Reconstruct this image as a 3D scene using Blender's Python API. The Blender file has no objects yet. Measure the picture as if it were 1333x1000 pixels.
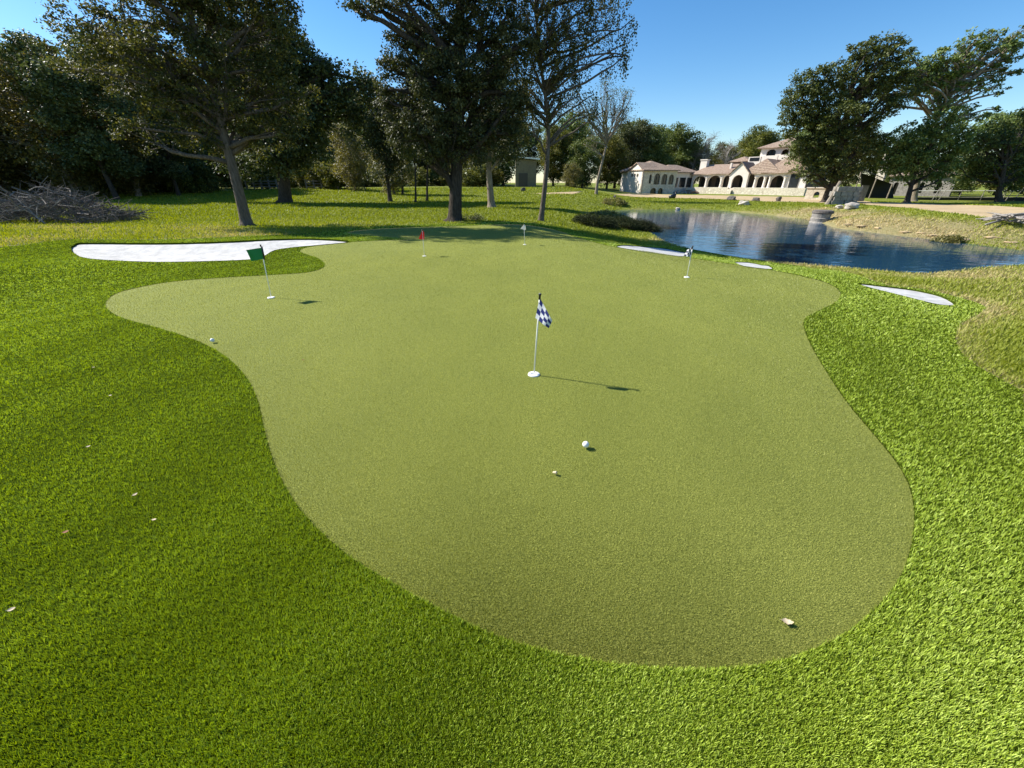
import bpy, math, random
import numpy as np
from mathutils import Vector, Matrix
from mathutils.geometry import delaunay_2d_cdt

random.seed(7)
rng = np.random.default_rng(11)
scene = bpy.context.scene
COL = scene.collection

# ------------------------------------------------------------------ camera
F = 500.0; TH = math.radians(27.65); CAMZ = 1.55
CT, ST = math.cos(TH), math.sin(TH)
def ray(px, py):
    dx, dy = px-666.5, 500.0-py
    return dx, F*CT+dy*ST, -F*ST+dy*CT
def at_z(px, py, z=0.0):
    x, y, w = ray(px, py); s = (z-CAMZ)/w
    return Vector((x*s, y*s, z))
def at_Y(px, py, Y):
    x, y, w = ray(px, py); s = Y/y
    return Vector((x*s, Y, CAMZ+w*s))
cam = bpy.data.cameras.new("camera"); camo = bpy.data.objects.new("camera", cam)
COL.objects.link(camo); scene.camera = camo
camo.location = (0, 0, CAMZ); camo.rotation_euler = (math.radians(90)-TH, 0, 0)
cam.sensor_width = 36; cam.lens = 36*F/1333.0; cam.clip_start = 0.02; cam.clip_end = 2000

# ------------------------------------------------------------------ light
SUN_EL, SUN_AZ = math.radians(40), math.radians(-70)
S = Vector((math.sin(SUN_AZ)*math.cos(SUN_EL), math.cos(SUN_AZ)*math.cos(SUN_EL), math.sin(SUN_EL)))
world = bpy.data.worlds.new("World"); scene.world = world; world.use_nodes = True
nt = world.node_tree; bg = nt.nodes["Background"]
sky = nt.nodes.new("ShaderNodeTexSky"); sky.sky_type = 'NISHITA'; sky.sun_disc = False
sky.sun_elevation = SUN_EL; sky.sun_rotation = SUN_AZ; sky.air_density = 1.0; sky.dust_density = 0.2; sky.ozone_density = 3.5
sky.altitude = 100
hsv = nt.nodes.new("ShaderNodeHueSaturation"); hsv.inputs["Saturation"].default_value = 1.27; nt.links.new(sky.outputs[0], hsv.inputs["Color"])
nt.links.new(hsv.outputs[0], bg.inputs[0]); bg.inputs[1].default_value = 0.094
sl = bpy.data.lights.new("sun", 'SUN'); sl.energy = 5.0; sl.angle = math.radians(0.53); sl.color = (1.0, 0.95, 0.86)
so = bpy.data.objects.new("sun", sl); COL.objects.link(so); so.rotation_euler = S.to_track_quat('Z', 'Y').to_euler()
scene.view_settings.view_transform = 'Standard'; scene.view_settings.look = 'None'
scene.view_settings.exposure = 0.9; scene.view_settings.gamma = 1.0

# ------------------------------------------------------------------ helpers
def tag(o, label=None, cat=None, group=None, kind=None):
    if label: o["label"] = label
    if cat: o["category"] = cat
    if group: o["group"] = group
    if kind: o["kind"] = kind
    return o
def empty(name, loc, rz=0.0):
    o = bpy.data.objects.new(name, None); COL.objects.link(o)
    o.location = loc; o.rotation_euler = (0, 0, rz); o.empty_display_size = 0.2
    return o
def link_mesh(name, me, mats, parent=None, world_space=True):
    o = bpy.data.objects.new(name, me); COL.objects.link(o)
    for m in (mats if isinstance(mats, (list, tuple)) else [mats]): me.materials.append(m)
    if parent is not None:
        o.parent = parent
        if world_space:
            o.matrix_parent_inverse = (Matrix.Translation(parent.location) @ parent.rotation_euler.to_matrix().to_4x4()).inverted()
    return o
def np_mesh(name, verts, faces, nper, smooth=False, tint=None):
    me = bpy.data.meshes.new(name)
    nv = len(verts); nf = len(faces)
    me.vertices.add(nv); me.vertices.foreach_set("co", np.asarray(verts, dtype=np.float32).ravel())
    me.loops.add(nf*nper); me.loops.foreach_set("vertex_index", np.asarray(faces, dtype=np.int32).ravel())
    me.polygons.add(nf); me.polygons.foreach_set("loop_start", np.arange(0, nf*nper, nper, dtype=np.int32))
    me.polygons.foreach_set("loop_total", np.full(nf, nper, dtype=np.int32))
    me.polygons.foreach_set("use_smooth", np.full(nf, smooth, dtype=bool))
    if tint is not None:
        a = me.attributes.new("tint", 'FLOAT', 'POINT'); a.data.foreach_set("value", np.asarray(tint, dtype=np.float32))
    me.update(calc_edges=True)
    return me
class MB:
    """collects simple shapes, builds them as ONE mesh object"""
    def __init__(s): s.v = []; s.f = []; s.mi = []; s.cur = 0; s.uv = {}
    def add(s, vs, fs):
        b = len(s.v); s.v += [tuple(v) for v in vs]
        for f in fs: s.f.append([b+i for i in f]); s.mi.append(s.cur)
    def prism(s, pts_a, pts_b):
        n = len(pts_a)
        fs = [list(range(n))[::-1], [n+i for i in range(n)]]
        fs += [[i, (i+1) % n, n+(i+1) % n, n+i] for i in range(n)]
        s.add(list(pts_a)+list(pts_b), fs)
    def box(s, c, h, M=None):
        vs = [Vector((c[0]+sx*h[0], c[1]+sy*h[1], c[2]+sz*h[2])) for sz in (-1, 1) for sx, sy in ((-1,-1),(1,-1),(1,1),(-1,1))]
        if M is not None: vs = [M @ v for v in vs]
        s.prism(vs[:4], vs[4:])
    def tube(s, pts, rads, n=8, cap=True):
        pts = [Vector(p) for p in pts]; rings = []
        ref = Vector((0.3, 1, 0.1)).normalized()
        for i, p in enumerate(pts):
            d = (pts[min(i+1, len(pts)-1)]-pts[max(i-1, 0)])
            if d.length < 1e-9: d = Vector((0, 0, 1))
            d.normalize()
            a = ref - d*ref.dot(d)
            if a.length < 0.1: a = Vector((1, 0, 0)) - d*d.x
            a.normalize(); b = d.cross(a)
            r = rads[i] if hasattr(rads, '__len__') else rads
            rings.append([p+a*(r*math.cos(2*math.pi*k/n))+b*(r*math.sin(2*math.pi*k/n)) for k in range(n)])
        vs = [v for rg in rings for v in rg]; fs = []
        for i in range(len(rings)-1):
            for k in range(n):
                fs.append([i*n+k, i*n+(k+1) % n, (i+1)*n+(k+1) % n, (i+1)*n+k])
        if cap: fs.append(list(range(n))[::-1]); fs.append([(len(rings)-1)*n+k for k in range(n)])
        s.add(vs, fs)
    def lathe(s, c, prof, n=24):
        vs = [(c[0]+r*math.cos(2*math.pi*k/n), c[1]+r*math.sin(2*math.pi*k/n), c[2]+z) for r, z in prof for k in range(n)]
        fs = []
        for i in range(len(prof)-1):
            for k in range(n): fs.append([i*n+k, i*n+(k+1) % n, (i+1)*n+(k+1) % n, (i+1)*n+k])
        s.add(vs, fs)
    def build(s, name, mats, parent=None, smooth=False):
        me = bpy.data.meshes.new(name); me.from_pydata(s.v, [], s.f)
        o = link_mesh(name, me, mats, parent)
        me.polygons.foreach_set("material_index", s.mi)
        me.polygons.foreach_set("use_smooth", [smooth]*len(s.f))
        me.update()
        return o

# ------------------------------------------------------------------ materials
def newmat(name):
    m = bpy.data.materials.new(name); m.use_nodes = True
    n = m.node_tree.nodes; l = m.node_tree.links
    return m, n, l, n["Principled BSDF"]
def ramp(n, l, src, stops):
    r = n.new("ShaderNodeValToRGB"); e = r.color_ramp.elements
    while len(e) < len(stops): e.new(0.5)
    for i, (p, c) in enumerate(stops): e[i].position = p; e[i].color = (*c, 1)
    l.new(src, r.inputs[0]); return r.outputs[0]
def noise(n, l, scale, detail=4, rough=0.6, vec=None, dist=0.0):
    t = n.new("ShaderNodeTexNoise"); t.inputs["Scale"].default_value = scale; t.inputs["Detail"].default_value = detail
    t.inputs["Roughness"].default_value = rough; t.inputs["Distortion"].default_value = dist
    if vec is not None: l.new(vec, t.inputs["Vector"])
    return t.outputs[0]
def bump(n, l, p, h, strength, dist):
    b = n.new("ShaderNodeBump"); b.inputs["Strength"].default_value = strength; b.inputs["Distance"].default_value = dist
    l.new(h, b.inputs["Height"]); l.new(b.outputs[0], p.inputs["Normal"]); return b
def coord(n): return n.new("ShaderNodeTexCoord").outputs["Object"]
def mix(n, l, a, b, f, mode='MIX'):
    m = n.new("ShaderNodeMix"); m.data_type = 'RGBA'; m.blend_type = mode
    for s, v in ((m.inputs[0], f), (m.inputs[6], a), (m.inputs[7], b)):
        if hasattr(v, 'is_output') or hasattr(v, 'links'): l.new(v, s)
        else: s.default_value = v if not isinstance(v, tuple) else (*v, 1)
    return m.outputs[2]
def plain(name, c1, c2=None, scale=5, rough=0.8, bmp=0.0, bscale=40, metal=0.0, bdist=0.01):
    m, n, l, p = newmat(name); co = coord(n)
    if c2 is None: c2 = tuple(x*0.8 for x in c1)
    l.new(ramp(n, l, noise(n, l, scale, 6, 0.65, co), [(0.3, c2), (0.7, c1)]), p.inputs["Base Color"])
    p.inputs["Roughness"].default_value = rough; p.inputs["Metallic"].default_value = metal
    if bmp: bump(n, l, p, noise(n, l, bscale, 6, 0.7, co), bmp, bdist)
    return m
def attr(n, name):
    a = n.new("ShaderNodeAttribute"); a.attribute_name = name; return a.outputs["Fac"]
def leafmat(name, stops, trans=0.35, rough=0.45, rnd=True, spec=0.5):
    """leaves and blades: the 'tint' attribute picks the colour of each leaf"""
    m, n, l, p = newmat(name)
    c = ramp(n, l, attr(n, "tint"), stops)
    if rnd:
        oi = n.new("ShaderNodeObjectInfo")
        hs = n.new("ShaderNodeHueSaturation")
        mr = n.new("ShaderNodeMapRange"); mr.inputs[3].default_value = 0.75; mr.inputs[4].default_value = 1.25
        l.new(oi.outputs["Random"], mr.inputs[0]); l.new(mr.outputs[0], hs.inputs["Value"])
        mr2 = n.new("ShaderNodeMapRange"); mr2.inputs[3].default_value = 0.485; mr2.inputs[4].default_value = 0.51
        l.new(oi.outputs["Random"], mr2.inputs[0]); l.new(mr2.outputs[0], hs.inputs["Hue"])
        l.new(c, hs.inputs["Color"]); c = hs.outputs[0]
    l.new(c, p.inputs["Base Color"]); p.inputs["Roughness"].default_value = rough
    p.inputs["Specular IOR Level"].default_value = spec
    t = n.new("ShaderNodeBsdfTranslucent")
    g = n.new("ShaderNodeHueSaturation"); g.inputs["Hue"].default_value = 0.488; g.inputs["Saturation"].default_value = 1.2; g.inputs["Value"].default_value = 1.3
    l.new(c, g.inputs["Color"]); l.new(g.outputs[0], t.inputs["Color"])
    ms = n.new("ShaderNodeMixShader"); ms.inputs[0].default_value = trans
    l.new(p.outputs[0], ms.inputs[1]); l.new(t.outputs[0], ms.inputs[2])
    l.new(ms.outputs[0], n["Material Output"].inputs[0])
    return m

M = {}
# turf fringe base, blades
M['turf_base'] = plain('turf_backing', (0.05, 0.075, 0.006), (0.03, 0.045, 0.004), 90, 1.0, 0.6, 200, bdist=0.01)
M['turf_base'].node_tree.nodes['Principled BSDF'].inputs['Specular IOR Level'].default_value = 0.0
M['turf'] = leafmat('turf_blade', [(0.0, (0.12, 0.165, 0.010)), (0.5, (0.32, 0.42, 0.038)), (1.0, (0.64, 0.75, 0.20))], 0.24, 0.5, False, 0.35)
# putting green
m, n, l, p = newmat('putting_turf'); co = coord(n)
c1 = ramp(n, l, noise(n, l, 190, 3, 0.8, co), [(0.36, (0.08, 0.10, 0.018)), (0.5, (0.20, 0.225, 0.045)), (0.64, (0.38, 0.40, 0.095))])
c2 = ramp(n, l, noise(n, l, 0.7, 3, 0.5, co), [(0.3, (0.90, 0.92, 0.88)), (0.7, (1.05, 1.04, 1.0))])
l.new(mix(n, l, c1, c2, 1.0, 'MULTIPLY'), p.inputs["Base Color"]); p.inputs["Roughness"].default_value = 0.85
p.inputs["Specular IOR Level"].default_value = 0.2
bump(n, l, p, noise(n, l, 240, 3, 0.8, co), 0.9, 0.006); M['green'] = m
M['pile'] = leafmat('putting_pile', [(0.0, (0.10, 0.11, 0.02)), (0.45, (0.22, 0.24, 0.048)), (1.0, (0.52, 0.52, 0.15))], 0.32, 0.42, False, 0.5)
# sand
m, n, l, p = newmat('white_sand'); co = coord(n)
l.new(ramp(n, l, noise(n, l, 3.5, 8, 0.7, co), [(0.35, (0.34, 0.337, 0.33)), (0.62, (0.52, 0.515, 0.50))]), p.inputs["Base Color"])
p.inputs["Roughness"].default_value = 0.9
wv = n.new("ShaderNodeTexWave"); wv.inputs["Scale"].default_value = 1.3; wv.inputs["Distortion"].default_value = 5; wv.inputs["Detail"].default_value = 3
l.new(co, wv.inputs["Vector"])
ad = n.new("ShaderNodeMath"); ad.operation = 'ADD'; l.new(noise(n, l, 2.2, 3, 0.5, co), ad.inputs[0]); l.new(noise(n, l, 12, 6, 0.75, co), ad.inputs[1])
bump(n, l, p, ad.outputs[0], 0.5, 0.03); M['sand'] = m
# natural lawn ('dry' attribute: 0 green .. 1 bare soil)
m, n, l, p = newmat('natural_lawn'); co = coord(n)
gc = ramp(n, l, noise(n, l, 1.7, 8, 0.75, co), [(0.25, (0.10, 0.13, 0.012)), (0.5, (0.17, 0.20, 0.022)), (0.75, (0.25, 0.26, 0.05))])
dc = ramp(n, l, noise(n, l, 2.5, 8, 0.75, co), [(0.25, (0.17, 0.16, 0.06)), (0.5, (0.29, 0.25, 0.11)), (0.75, (0.42, 0.34, 0.19))])
nz = noise(n, l, 0.55, 7, 0.7, co)
sm = n.new("ShaderNodeMath"); sm.operation = 'ADD'; l.new(nz, sm.inputs[0]); l.new(attr(n, "dry"), sm.inputs[1])
mr = n.new("ShaderNodeMapRange"); mr.inputs[1].default_value = 0.66; mr.inputs[2].default_value = 0.98; l.new(sm.outputs[0], mr.inputs[0])
l.new(mix(n, l, gc, dc, mr.outputs[0]), p.inputs["Base Color"]); p.inputs["Roughness"].default_value = 0.9
p.inputs["Specular IOR Level"].default_value = 0.2
bump(n, l, p, noise(n, l, 9, 8, 0.8, co), 1.0, 0.12); M['lawn'] = m
M['grass'] = leafmat('meadow_grass', [(0.0, (0.11, 0.15, 0.010)), (0.45, (0.23, 0.27, 0.022)), (0.62, (0.30, 0.32, 0.06)), (0.8, (0.45, 0.38, 0.16)), (1.0, (0.55, 0.44, 0.24))], 0.35, 0.6, False, 0.3)
M['dirt'] = plain('sandy_soil', (0.52, 0.39, 0.22), (0.33, 0.24, 0.12), 0.8, 0.95, 0.8, 6, bdist=0.05)
# water
m, n, l, p = newmat('pond_water'); co = coord(n)
p.inputs["Base Color"].default_value = (0.012, 0.05, 0.10, 1); p.inputs["Roughness"].default_value = 0.04; p.inputs["IOR"].default_value = 1.45
p.inputs["Specular IOR Level"].default_value = 0.85
mp = n.new("ShaderNodeMapping"); mp.inputs["Scale"].default_value = (0.55, 1.0, 1); l.new(co, mp.inputs[0])
bump(n, l, p, noise(n, l, 2.2, 4, 0.5, mp.outputs[0], 0.3), 0.2, 0.06); M['water'] = m
# bark
def bark(name, a, b, vs=1.0):
    m, n, l, p = newmat(name); co = coord(n)
    mp = n.new("ShaderNodeMapping"); mp.inputs["Scale"].default_value = (6, 6, 1.1*vs); l.new(co, mp.inputs[0])
    nz = noise(n, l, 2.2, 9, 0.72, mp.outputs[0], 0.6)
    l.new(ramp(n, l, nz, [(0.33, b), (0.66, a)]), p.inputs["Base Color"]); p.inputs["Roughness"].default_value = 0.95
    p.inputs["Specular IOR Level"].default_value = 0.1
    bump(n, l, p, nz, 1.0, 0.08); return m
M['bark_dark'] = bark('dark_bark', (0.10, 0.082, 0.065), (0.025, 0.02, 0.016))
M['leaf_shade'] = leafmat('leaf_shade_shrub', [(0, (0.012, 0.018, 0.006)), (0.6, (0.03, 0.042, 0.012)), (1, (0.07, 0.08, 0.025))], 0.15, 0.7, spec=0.15)  # bank shrub leaves: tree shadow is put into these dark colours
M['leaf_pecan'] = leafmat('leaf_pecan', [(0, (0.03, 0.036, 0.01)), (0.5, (0.085, 0.092, 0.024)), (1, (0.21, 0.19, 0.06))], 0.35, 0.6, spec=0.25)
M['bark_pale'] = bark('pale_bark', (0.36, 0.30, 0.23), (0.13, 0.105, 0.08))
M['bark_grey'] = bark('grey_twig', (0.40, 0.37, 0.34), (0.16, 0.145, 0.13))
M['bark_brush'] = bark('brush_twig', (0.22, 0.195, 0.17), (0.07, 0.062, 0.055))
M['bark_mid'] = bark('brown_bark', (0.20, 0.165, 0.13), (0.06, 0.05, 0.04))
# leaves
M['leaf_oak'] = leafmat('leaf_oak', [(0, (0.022, 0.034, 0.010)), (0.5, (0.07, 0.09, 0.028)), (1, (0.21, 0.22, 0.10))], 0.22, 0.55, spec=0.3)
M['leaf_live'] = leafmat('leaf_live', [(0, (0.03, 0.05, 0.012)), (0.5, (0.095, 0.13, 0.03)), (1, (0.23, 0.27, 0.075))], 0.25, 0.55, spec=0.35)
M['leaf_olive'] = leafmat('leaf_olive', [(0, (0.022, 0.026, 0.008)), (0.5, (0.06, 0.067, 0.018)), (0.9, (0.15, 0.14, 0.036)), (1, (0.20, 0.13, 0.04))], 0.3, 0.6, spec=0.25)
M['leaf_wood'] = leafmat('leaf_wood', [(0, (0.028, 0.038, 0.008)), (0.5, (0.10, 0.112, 0.022)), (1, (0.29, 0.26, 0.055))], 0.3, 0.6, spec=0.25)
M['leaf_rust'] = leafmat('leaf_rust', [(0, (0.05, 0.055, 0.015)), (0.5, (0.14, 0.135, 0.035)), (1, (0.28, 0.25, 0.07))], 0.4, 0.5)
# built things
M['stucco'] = plain('cream_stucco', (0.74, 0.68, 0.60), (0.64, 0.58, 0.50), 1.3, 0.9, 0.3, 20)
m, n, l, p = newmat('limestone_wall'); co = coord(n)
mp = n.new("ShaderNodeMapping"); mp.inputs["Rotation"].default_value = (math.radians(90), 0, 0); l.new(co, mp.inputs[0])
vr = n.new("ShaderNodeTexVoronoi"); vr.inputs["Scale"].default_value = 2.2; l.new(co, vr.inputs[0])
sc = ramp(n, l, vr.outputs["Color"], [(0.0, (0.56, 0.50, 0.40)), (0.5, (0.66, 0.59, 0.47)), (1.0, (0.76, 0.69, 0.57))])
vd = n.new("ShaderNodeTexVoronoi"); vd.feature = 'DISTANCE_TO_EDGE'; vd.inputs["Scale"].default_value = 2.2; l.new(co, vd.inputs[0])
ed = ramp(n, l, vd.outputs["Distance"], [(0.0, (0.7, 0.67, 0.63)), (0.08, (1, 1, 1))])
l.new(mix(n, l, sc, ed, 1.0, 'MULTIPLY'), p.inputs["Base Color"]); p.inputs["Roughness"].default_value = 0.9
bump(n, l, p, vd.outputs["Distance"], 0.5, 0.05); M['stone'] = m
m, n, l, p = newmat('clay_tiles'); co = coord(n)
wv = n.new("ShaderNodeTexWave"); wv.inputs["Scale"].default_value = 1.1; wv.bands_direction = 'DIAGONAL'; wv.inputs["Distortion"].default_value = 0.6; l.new(co, wv.inputs[0])
tc = ramp(n, l, noise(n, l, 3.5, 8, 0.8, co), [(0.36, (0.17, 0.11, 0.08)), (0.5, (0.30, 0.215, 0.155)), (0.66, (0.46, 0.37, 0.28))])
l.new(mix(n, l, tc, ramp(n, l, wv.outputs["Fac"], [(0, (0.62, 0.6, 0.6)), (0.5, (1, 1, 1))]), 0.7, 'MULTIPLY'), p.inputs["Base Color"])
p.inputs["Roughness"].default_value = 0.85; bump(n, l, p, wv.outputs["Fac"], 0.8, 0.08); M['tile'] = m
M['glass'] = plain('dark_window_glass', (0.03, 0.035, 0.04), (0.015, 0.018, 0.02), 2, 0.12)
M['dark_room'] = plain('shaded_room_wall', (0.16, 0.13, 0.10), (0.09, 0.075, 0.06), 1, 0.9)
M['frame_dark'] = plain('dark_bronze_frame', (0.05, 0.04, 0.03), None, 4, 0.5)
M['brown_wall'] = plain('tan_siding', (0.20, 0.17, 0.11), (0.14, 0.115, 0.075), 3, 0.9)
M['white_metal'] = plain('white_metal_roof', (0.78, 0.78, 0.76), (0.66, 0.66, 0.65), 2, 0.5)
M['net'] = plain('black_net', (0.03, 0.032, 0.035), (0.018, 0.02, 0.02), 6, 0.9)
M['white_paint'] = plain('white_paint', (0.80, 0.79, 0.76), (0.72, 0.71, 0.68), 30, 0.4)
M['black_plastic'] = plain('black_plastic', (0.02, 0.02, 0.022), None, 30, 0.35)
M['rock'] = plain('pale_rock', (0.50, 0.46, 0.40), (0.28, 0.25, 0.21), 3, 0.95, 0.8, 8, bdist=0.05)
M['rock_dark'] = plain('dark_rock', (0.16, 0.14, 0.12), (0.06, 0.05, 0.045), 3, 0.95, 0.8, 8, bdist=0.05)
M['concrete'] = plain('weathered_concrete', (0.34, 0.31, 0.27), (0.15, 0.135, 0.12), 3, 0.9, 0.6, 12, bdist=0.03)
M['wood'] = plain('weathered_wood', (0.32, 0.27, 0.21), (0.16, 0.13, 0.10), 6, 0.9)
M['debris'] = plain('reddish_lumber', (0.40, 0.20, 0.12), (0.25, 0.12, 0.07), 4, 0.9)
M['deadleaf'] = plain('dry_leaf', (0.66, 0.55, 0.38), (0.45, 0.34, 0.2), 60, 0.8)
M['brownleaf'] = plain('brown_leaf', (0.30, 0.13, 0.06), (0.2, 0.08, 0.03), 60, 0.8)

# ------------------------------------------------------------------ terrain
WATER = -1.2
def catmull(pts, k=5, closed=True):
    out = []; n = len(pts)
    for i in range(n if closed else n-1):
        if closed: p0, p1, p2, p3 = pts[i-1], pts[i], pts[(i+1) % n], pts[(i+2) % n]
        else: p0, p1, p2, p3 = pts[max(i-1, 0)], pts[i], pts[i+1], pts[min(i+2, n-1)]
        for j in range(k):
            t = j/k; a = []
            for c in (0, 1):
                a.append(0.5*((2*p1[c])+(-p0[c]+p2[c])*t+(2*p0[c]-5*p1[c]+4*p2[c]-p3[c])*t*t+(-p0[c]+3*p1[c]-3*p2[c]+p3[c])*t**3))
            out.append(tuple(a))
    return out
def sstep(a, b, x):
    t = np.clip((x-a)/(b-a), 0, 1); return t*t*(3-2*t)
def inside(poly, x, y):
    x = np.asarray(x, float); y = np.asarray(y, float); r = np.zeros(x.shape, bool); n = len(poly)
    for i in range(n):
        x1, y1 = poly[i]; x2, y2 = poly[(i+1) % n]
        if y1 == y2: continue
        c = ((y1 > y) != (y2 > y)) & (x < (x2-x1)*(y-y1)/(y2-y1)+x1); r ^= c
    return r
def dist(poly, x, y):
    x = np.asarray(x, float); y = np.asarray(y, float); d = np.full(x.shape, 1e9); n = len(poly)
    for i in range(n):
        x1, y1 = poly[i]; x2, y2 = poly[(i+1) % n]; ex, ey = x2-x1, y2-y1; L = ex*ex+ey*ey+1e-12
        t = np.clip(((x-x1)*ex+(y-y1)*ey)/L, 0, 1)
        d = np.minimum(d, np.hypot(x-x1-t*ex, y-y1-t*ey))
    return d
pond_px = [(846,300),(872,314),(900,322),(950,331),(1000,338),(1060,343),(1120,348),(1180,353),(1215,352),(1270,346),(1333,343),(1420,346),
           (1600,345),(1600,330),(1420,330),(1333,327),(1290,322),(1250,317),(1200,311),(1150,305),(1110,300),(1085,297),(1075,292),(1045,286),(1000,280),(965,277),
           (940,274),(900,273),(850,273),(805,274),(790,279),(812,288),(832,294)]
POND = catmull([tuple(at_z(a, b, WATER)[:2]) for a, b in pond_px], 3)
def base_h(x, y):
    r = np.hypot(x, y); rat = x/np.maximum(y, 1.0)
    z = -0.25*sstep(4.5, 13, r)
    left = 1.15*sstep(26, 85, y)+0.6*sstep(85, 150, y)
    right = -0.40*sstep(30, 52, y)+0.5*sstep(100, 170, y)
    t = sstep(0.08, 0.32, rat)
    far = left*(1-t)+right*t
    z = z+far
    z = z+0.16*np.exp(-(((x+11)/3.5)**2+((y-8.5)/2.2)**2))       # mound left of the bunker
    z = z+0.10*np.exp(-(((x+7)/4.5)**2+((y-13.6)/1.2)**2))       # rise behind the bunker
    z = z+0.05*np.exp(-(((x-9.5)/3.0)**2+((y-8.0)/1.6)**2))
    z = z+0.55*np.exp(-(((x-9)/7.0)**2+((y-62)/6.0)**2))         # grass hump before the far wood
    z = z+0.025*np.sin(x*0.8+1.0)*np.sin(y*0.65)+0.06*sstep(15, 40, y)*np.sin(x*0.23+2)*np.cos(y*0.19)
    return z
def Hg(x, y):
    x = np.asarray(x, float); y = np.asarray(y, float)
    sh = x.shape; x = x.ravel(); y = y.ravel()
    z = base_h(x, y)
    near = (x > -5) & (y > 8) & (y < 130)
    if near.any():
        xn, yn = x[near], y[near]
        d = dist(POND, xn, yn); ins = inside(POND, xn, yn)
        farbank = sstep(24, 34, yn+0.25*xn)
        bw = 9.0*(1-farbank)+7.0*farbank
        wob = 0.7*np.sin(xn*0.9+0.4*yn)+0.5*np.sin(xn*2.1-yn)
        t = np.clip((d+wob*farbank*0.4)/bw, 0, 1)
        prof = (t*t*(3-2*t))*(1-farbank)+(1-(1-t)**2.6)*farbank
        zo = (WATER-0.02)+(z[near]-(WATER-0.02))*prof
        zi = WATER-0.02-np.minimum(0.9, d*0.5)
        lump = 0.10*farbank*np.sin(xn*1.3)*np.sin(yn*1.9+xn*.4)*np.exp(-((d-3.0)/2.0)**2)
        z[near] = np.where(ins, zi, np.where(d < bw, np.minimum(zo, z[near]), z[near])+lump)
    return z.reshape(sh)
def hz(x, y): return float(Hg(np.array([x]), np.array([y]))[0])
def ground(px, py):
    X, Y, W = ray(px, py); 
    if W > -0.5: W = -0.5
    t = np.concatenate([np.linspace(0.4, 30, 700), np.linspace(30.1, 300, 2500)])/Y
    xs, ys, zs = X*t, Y*t, CAMZ+W*t
    g = Hg(xs, ys); k = np.argmax(zs <= g)
    if zs[k] > g[k]: return Vector((xs[-1], ys[-1], g[-1]))
    if k == 0: return Vector((xs[0], ys[0], g[0]))
    a, b = zs[k-1]-g[k-1], g[k]-zs[k]; f = a/max(a+b, 1e-9)
    x, y = xs[k-1]+(xs[k]-xs[k-1])*f, ys[k-1]+(ys[k]-ys[k-1])*f
    return Vector((x, y, hz(x, y)))

# sheet outlines, taken where they lie on the ground
green_px = [(137,397),(150,383),(182,374),(232,366),(300,361),(355,358),(398,355),(418,350),(423,344),(414,336),(396,330),(391,326),(405,321),
            (450,316),(500,313),(533,312),(512,309.5),(475,306),(452,303),(480,299),(560,295.5),(640,293),(690,294),(728,301),(750,309),(775,316),(800,321.5),
            (850,328),(900,336),(950,343.5),(1000,351),(1050,361),(1080,370),(1094,381),(1088,393),(1064,405),(1047,416),(1049,434),(1065,466),(1100,520),
            (1140,568),(1172,609),(1188,648),(1189,692),(1177,740),(1150,780),(1110,817),(1060,845),(1000,863),(930,871),(860,870),(780,862),(700,845),
            (640,826),(580,797),(508,757),(452,722),(405,680),(375,640),(355,598),(343,555),(335,520),(319,489),(290,461),(250,441),(203,426),(155,412)]
fringe_px = [(-150,333),(0,322),(60,315),(95,311.5),(200,312),(300,308.5),(400,304),(440,300),(480,296),(560,292),(640,289.5),(695,290.5),(740,297),(770,308),(800,315.5),
             (850,319),(900,324),(950,333),(1000,341),(1060,350),(1130,363),(1200,376),(1255,389),(1283,400),(1273,411),(1253,421),(1244,437),
             (1249,455),(1266,472),(1300,492),(1333,510),(1420,560)]
b1 = [(93,326),(97,319),(112,316.5),(200,317),(300,314.5),(380,311),(430,312),(456,315),(420,319),(385,322),(358,326),(345,333),(330,338),(250,341),(180,341),(115,337)]
b2 = [(802,320.5),(830,320.5),(860,323),(880,326.5),(900,331.5),(888,334.2),(850,329.5),(822,325.5)]
b3 = [(955,341),(985,343.5),(1006,349),(988,349.5),(962,345)]
b4 = [(1117,369.5),(1150,373),(1190,378),(1225,386),(1243,397),(1224,397.5),(1195,391),(1160,382),(1132,375)]
d1 = [(690,252),(760,249),(830,252),(900,254),(960,255),(1040,256.5),(1100,260),(1135,263),(1110,266.5),(1060,264),(1000,263),(940,260),(880,258.5),(800,254),(745,253)]
d2 = [(1110,264),(1180,264),(1260,267),(1345,271),(1500,276),(1500,288),(1345,286),(1290,284),(1230,277),(1170,271)]
def gpoly(pxs, k, extra=()):
    return catmull([tuple(ground(a, b)[:2]) for a, b in pxs]+list(extra), k)
GREEN = gpoly(green_px, 4)
FRINGE = gpoly(fringe_px, 3, [(5.5, -0.5), (4.5, -4), (-9, -4), (-15, -2), (-17, 5)])
BUNK = [gpoly(b, 3) for b in (b1, b2, b3, b4)]
DIRT = [gpoly(b, 2) for b in (d1, d2)]

pts = []; edges = []
def addring(poly):
    b = len(pts); pts.extend([Vector(p) for p in poly])
    edges.extend([(b+i, b+(i+1) % len(poly)) for i in range(len(poly))])
for r_ in [GREEN, FRINGE]+BUNK+DIRT: addring(r_)
def grid(x0, x1, y0, y1, st, hole=None):
    for a in np.arange(x0, x1+1e-6, st):
        for b in np.arange(y0, y1+1e-6, st):
            if hole and hole[0] < a < hole[1] and hole[2] < b < hole[3]: continue
            pts.append(Vector((float(a)+random.uniform(-.06, .06)*st, float(b)+random.uniform(-.06, .06)*st)))
grid(-19, 20, -4, 22, 0.4)
grid(-60, 85, -10, 110, 1.25, (-19, 20, -4, 22))
grid(-600, 600, -60, 900, 25, (-60, 85, -10, 110))
res = delaunay_2d_cdt(pts, edges, [], 0, 1e-5)
V2 = np.array([(v.x, v.y) for v in res[0]]); T = np.array([f for f in res[2] if len(f) == 3], dtype=np.int64)
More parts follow.
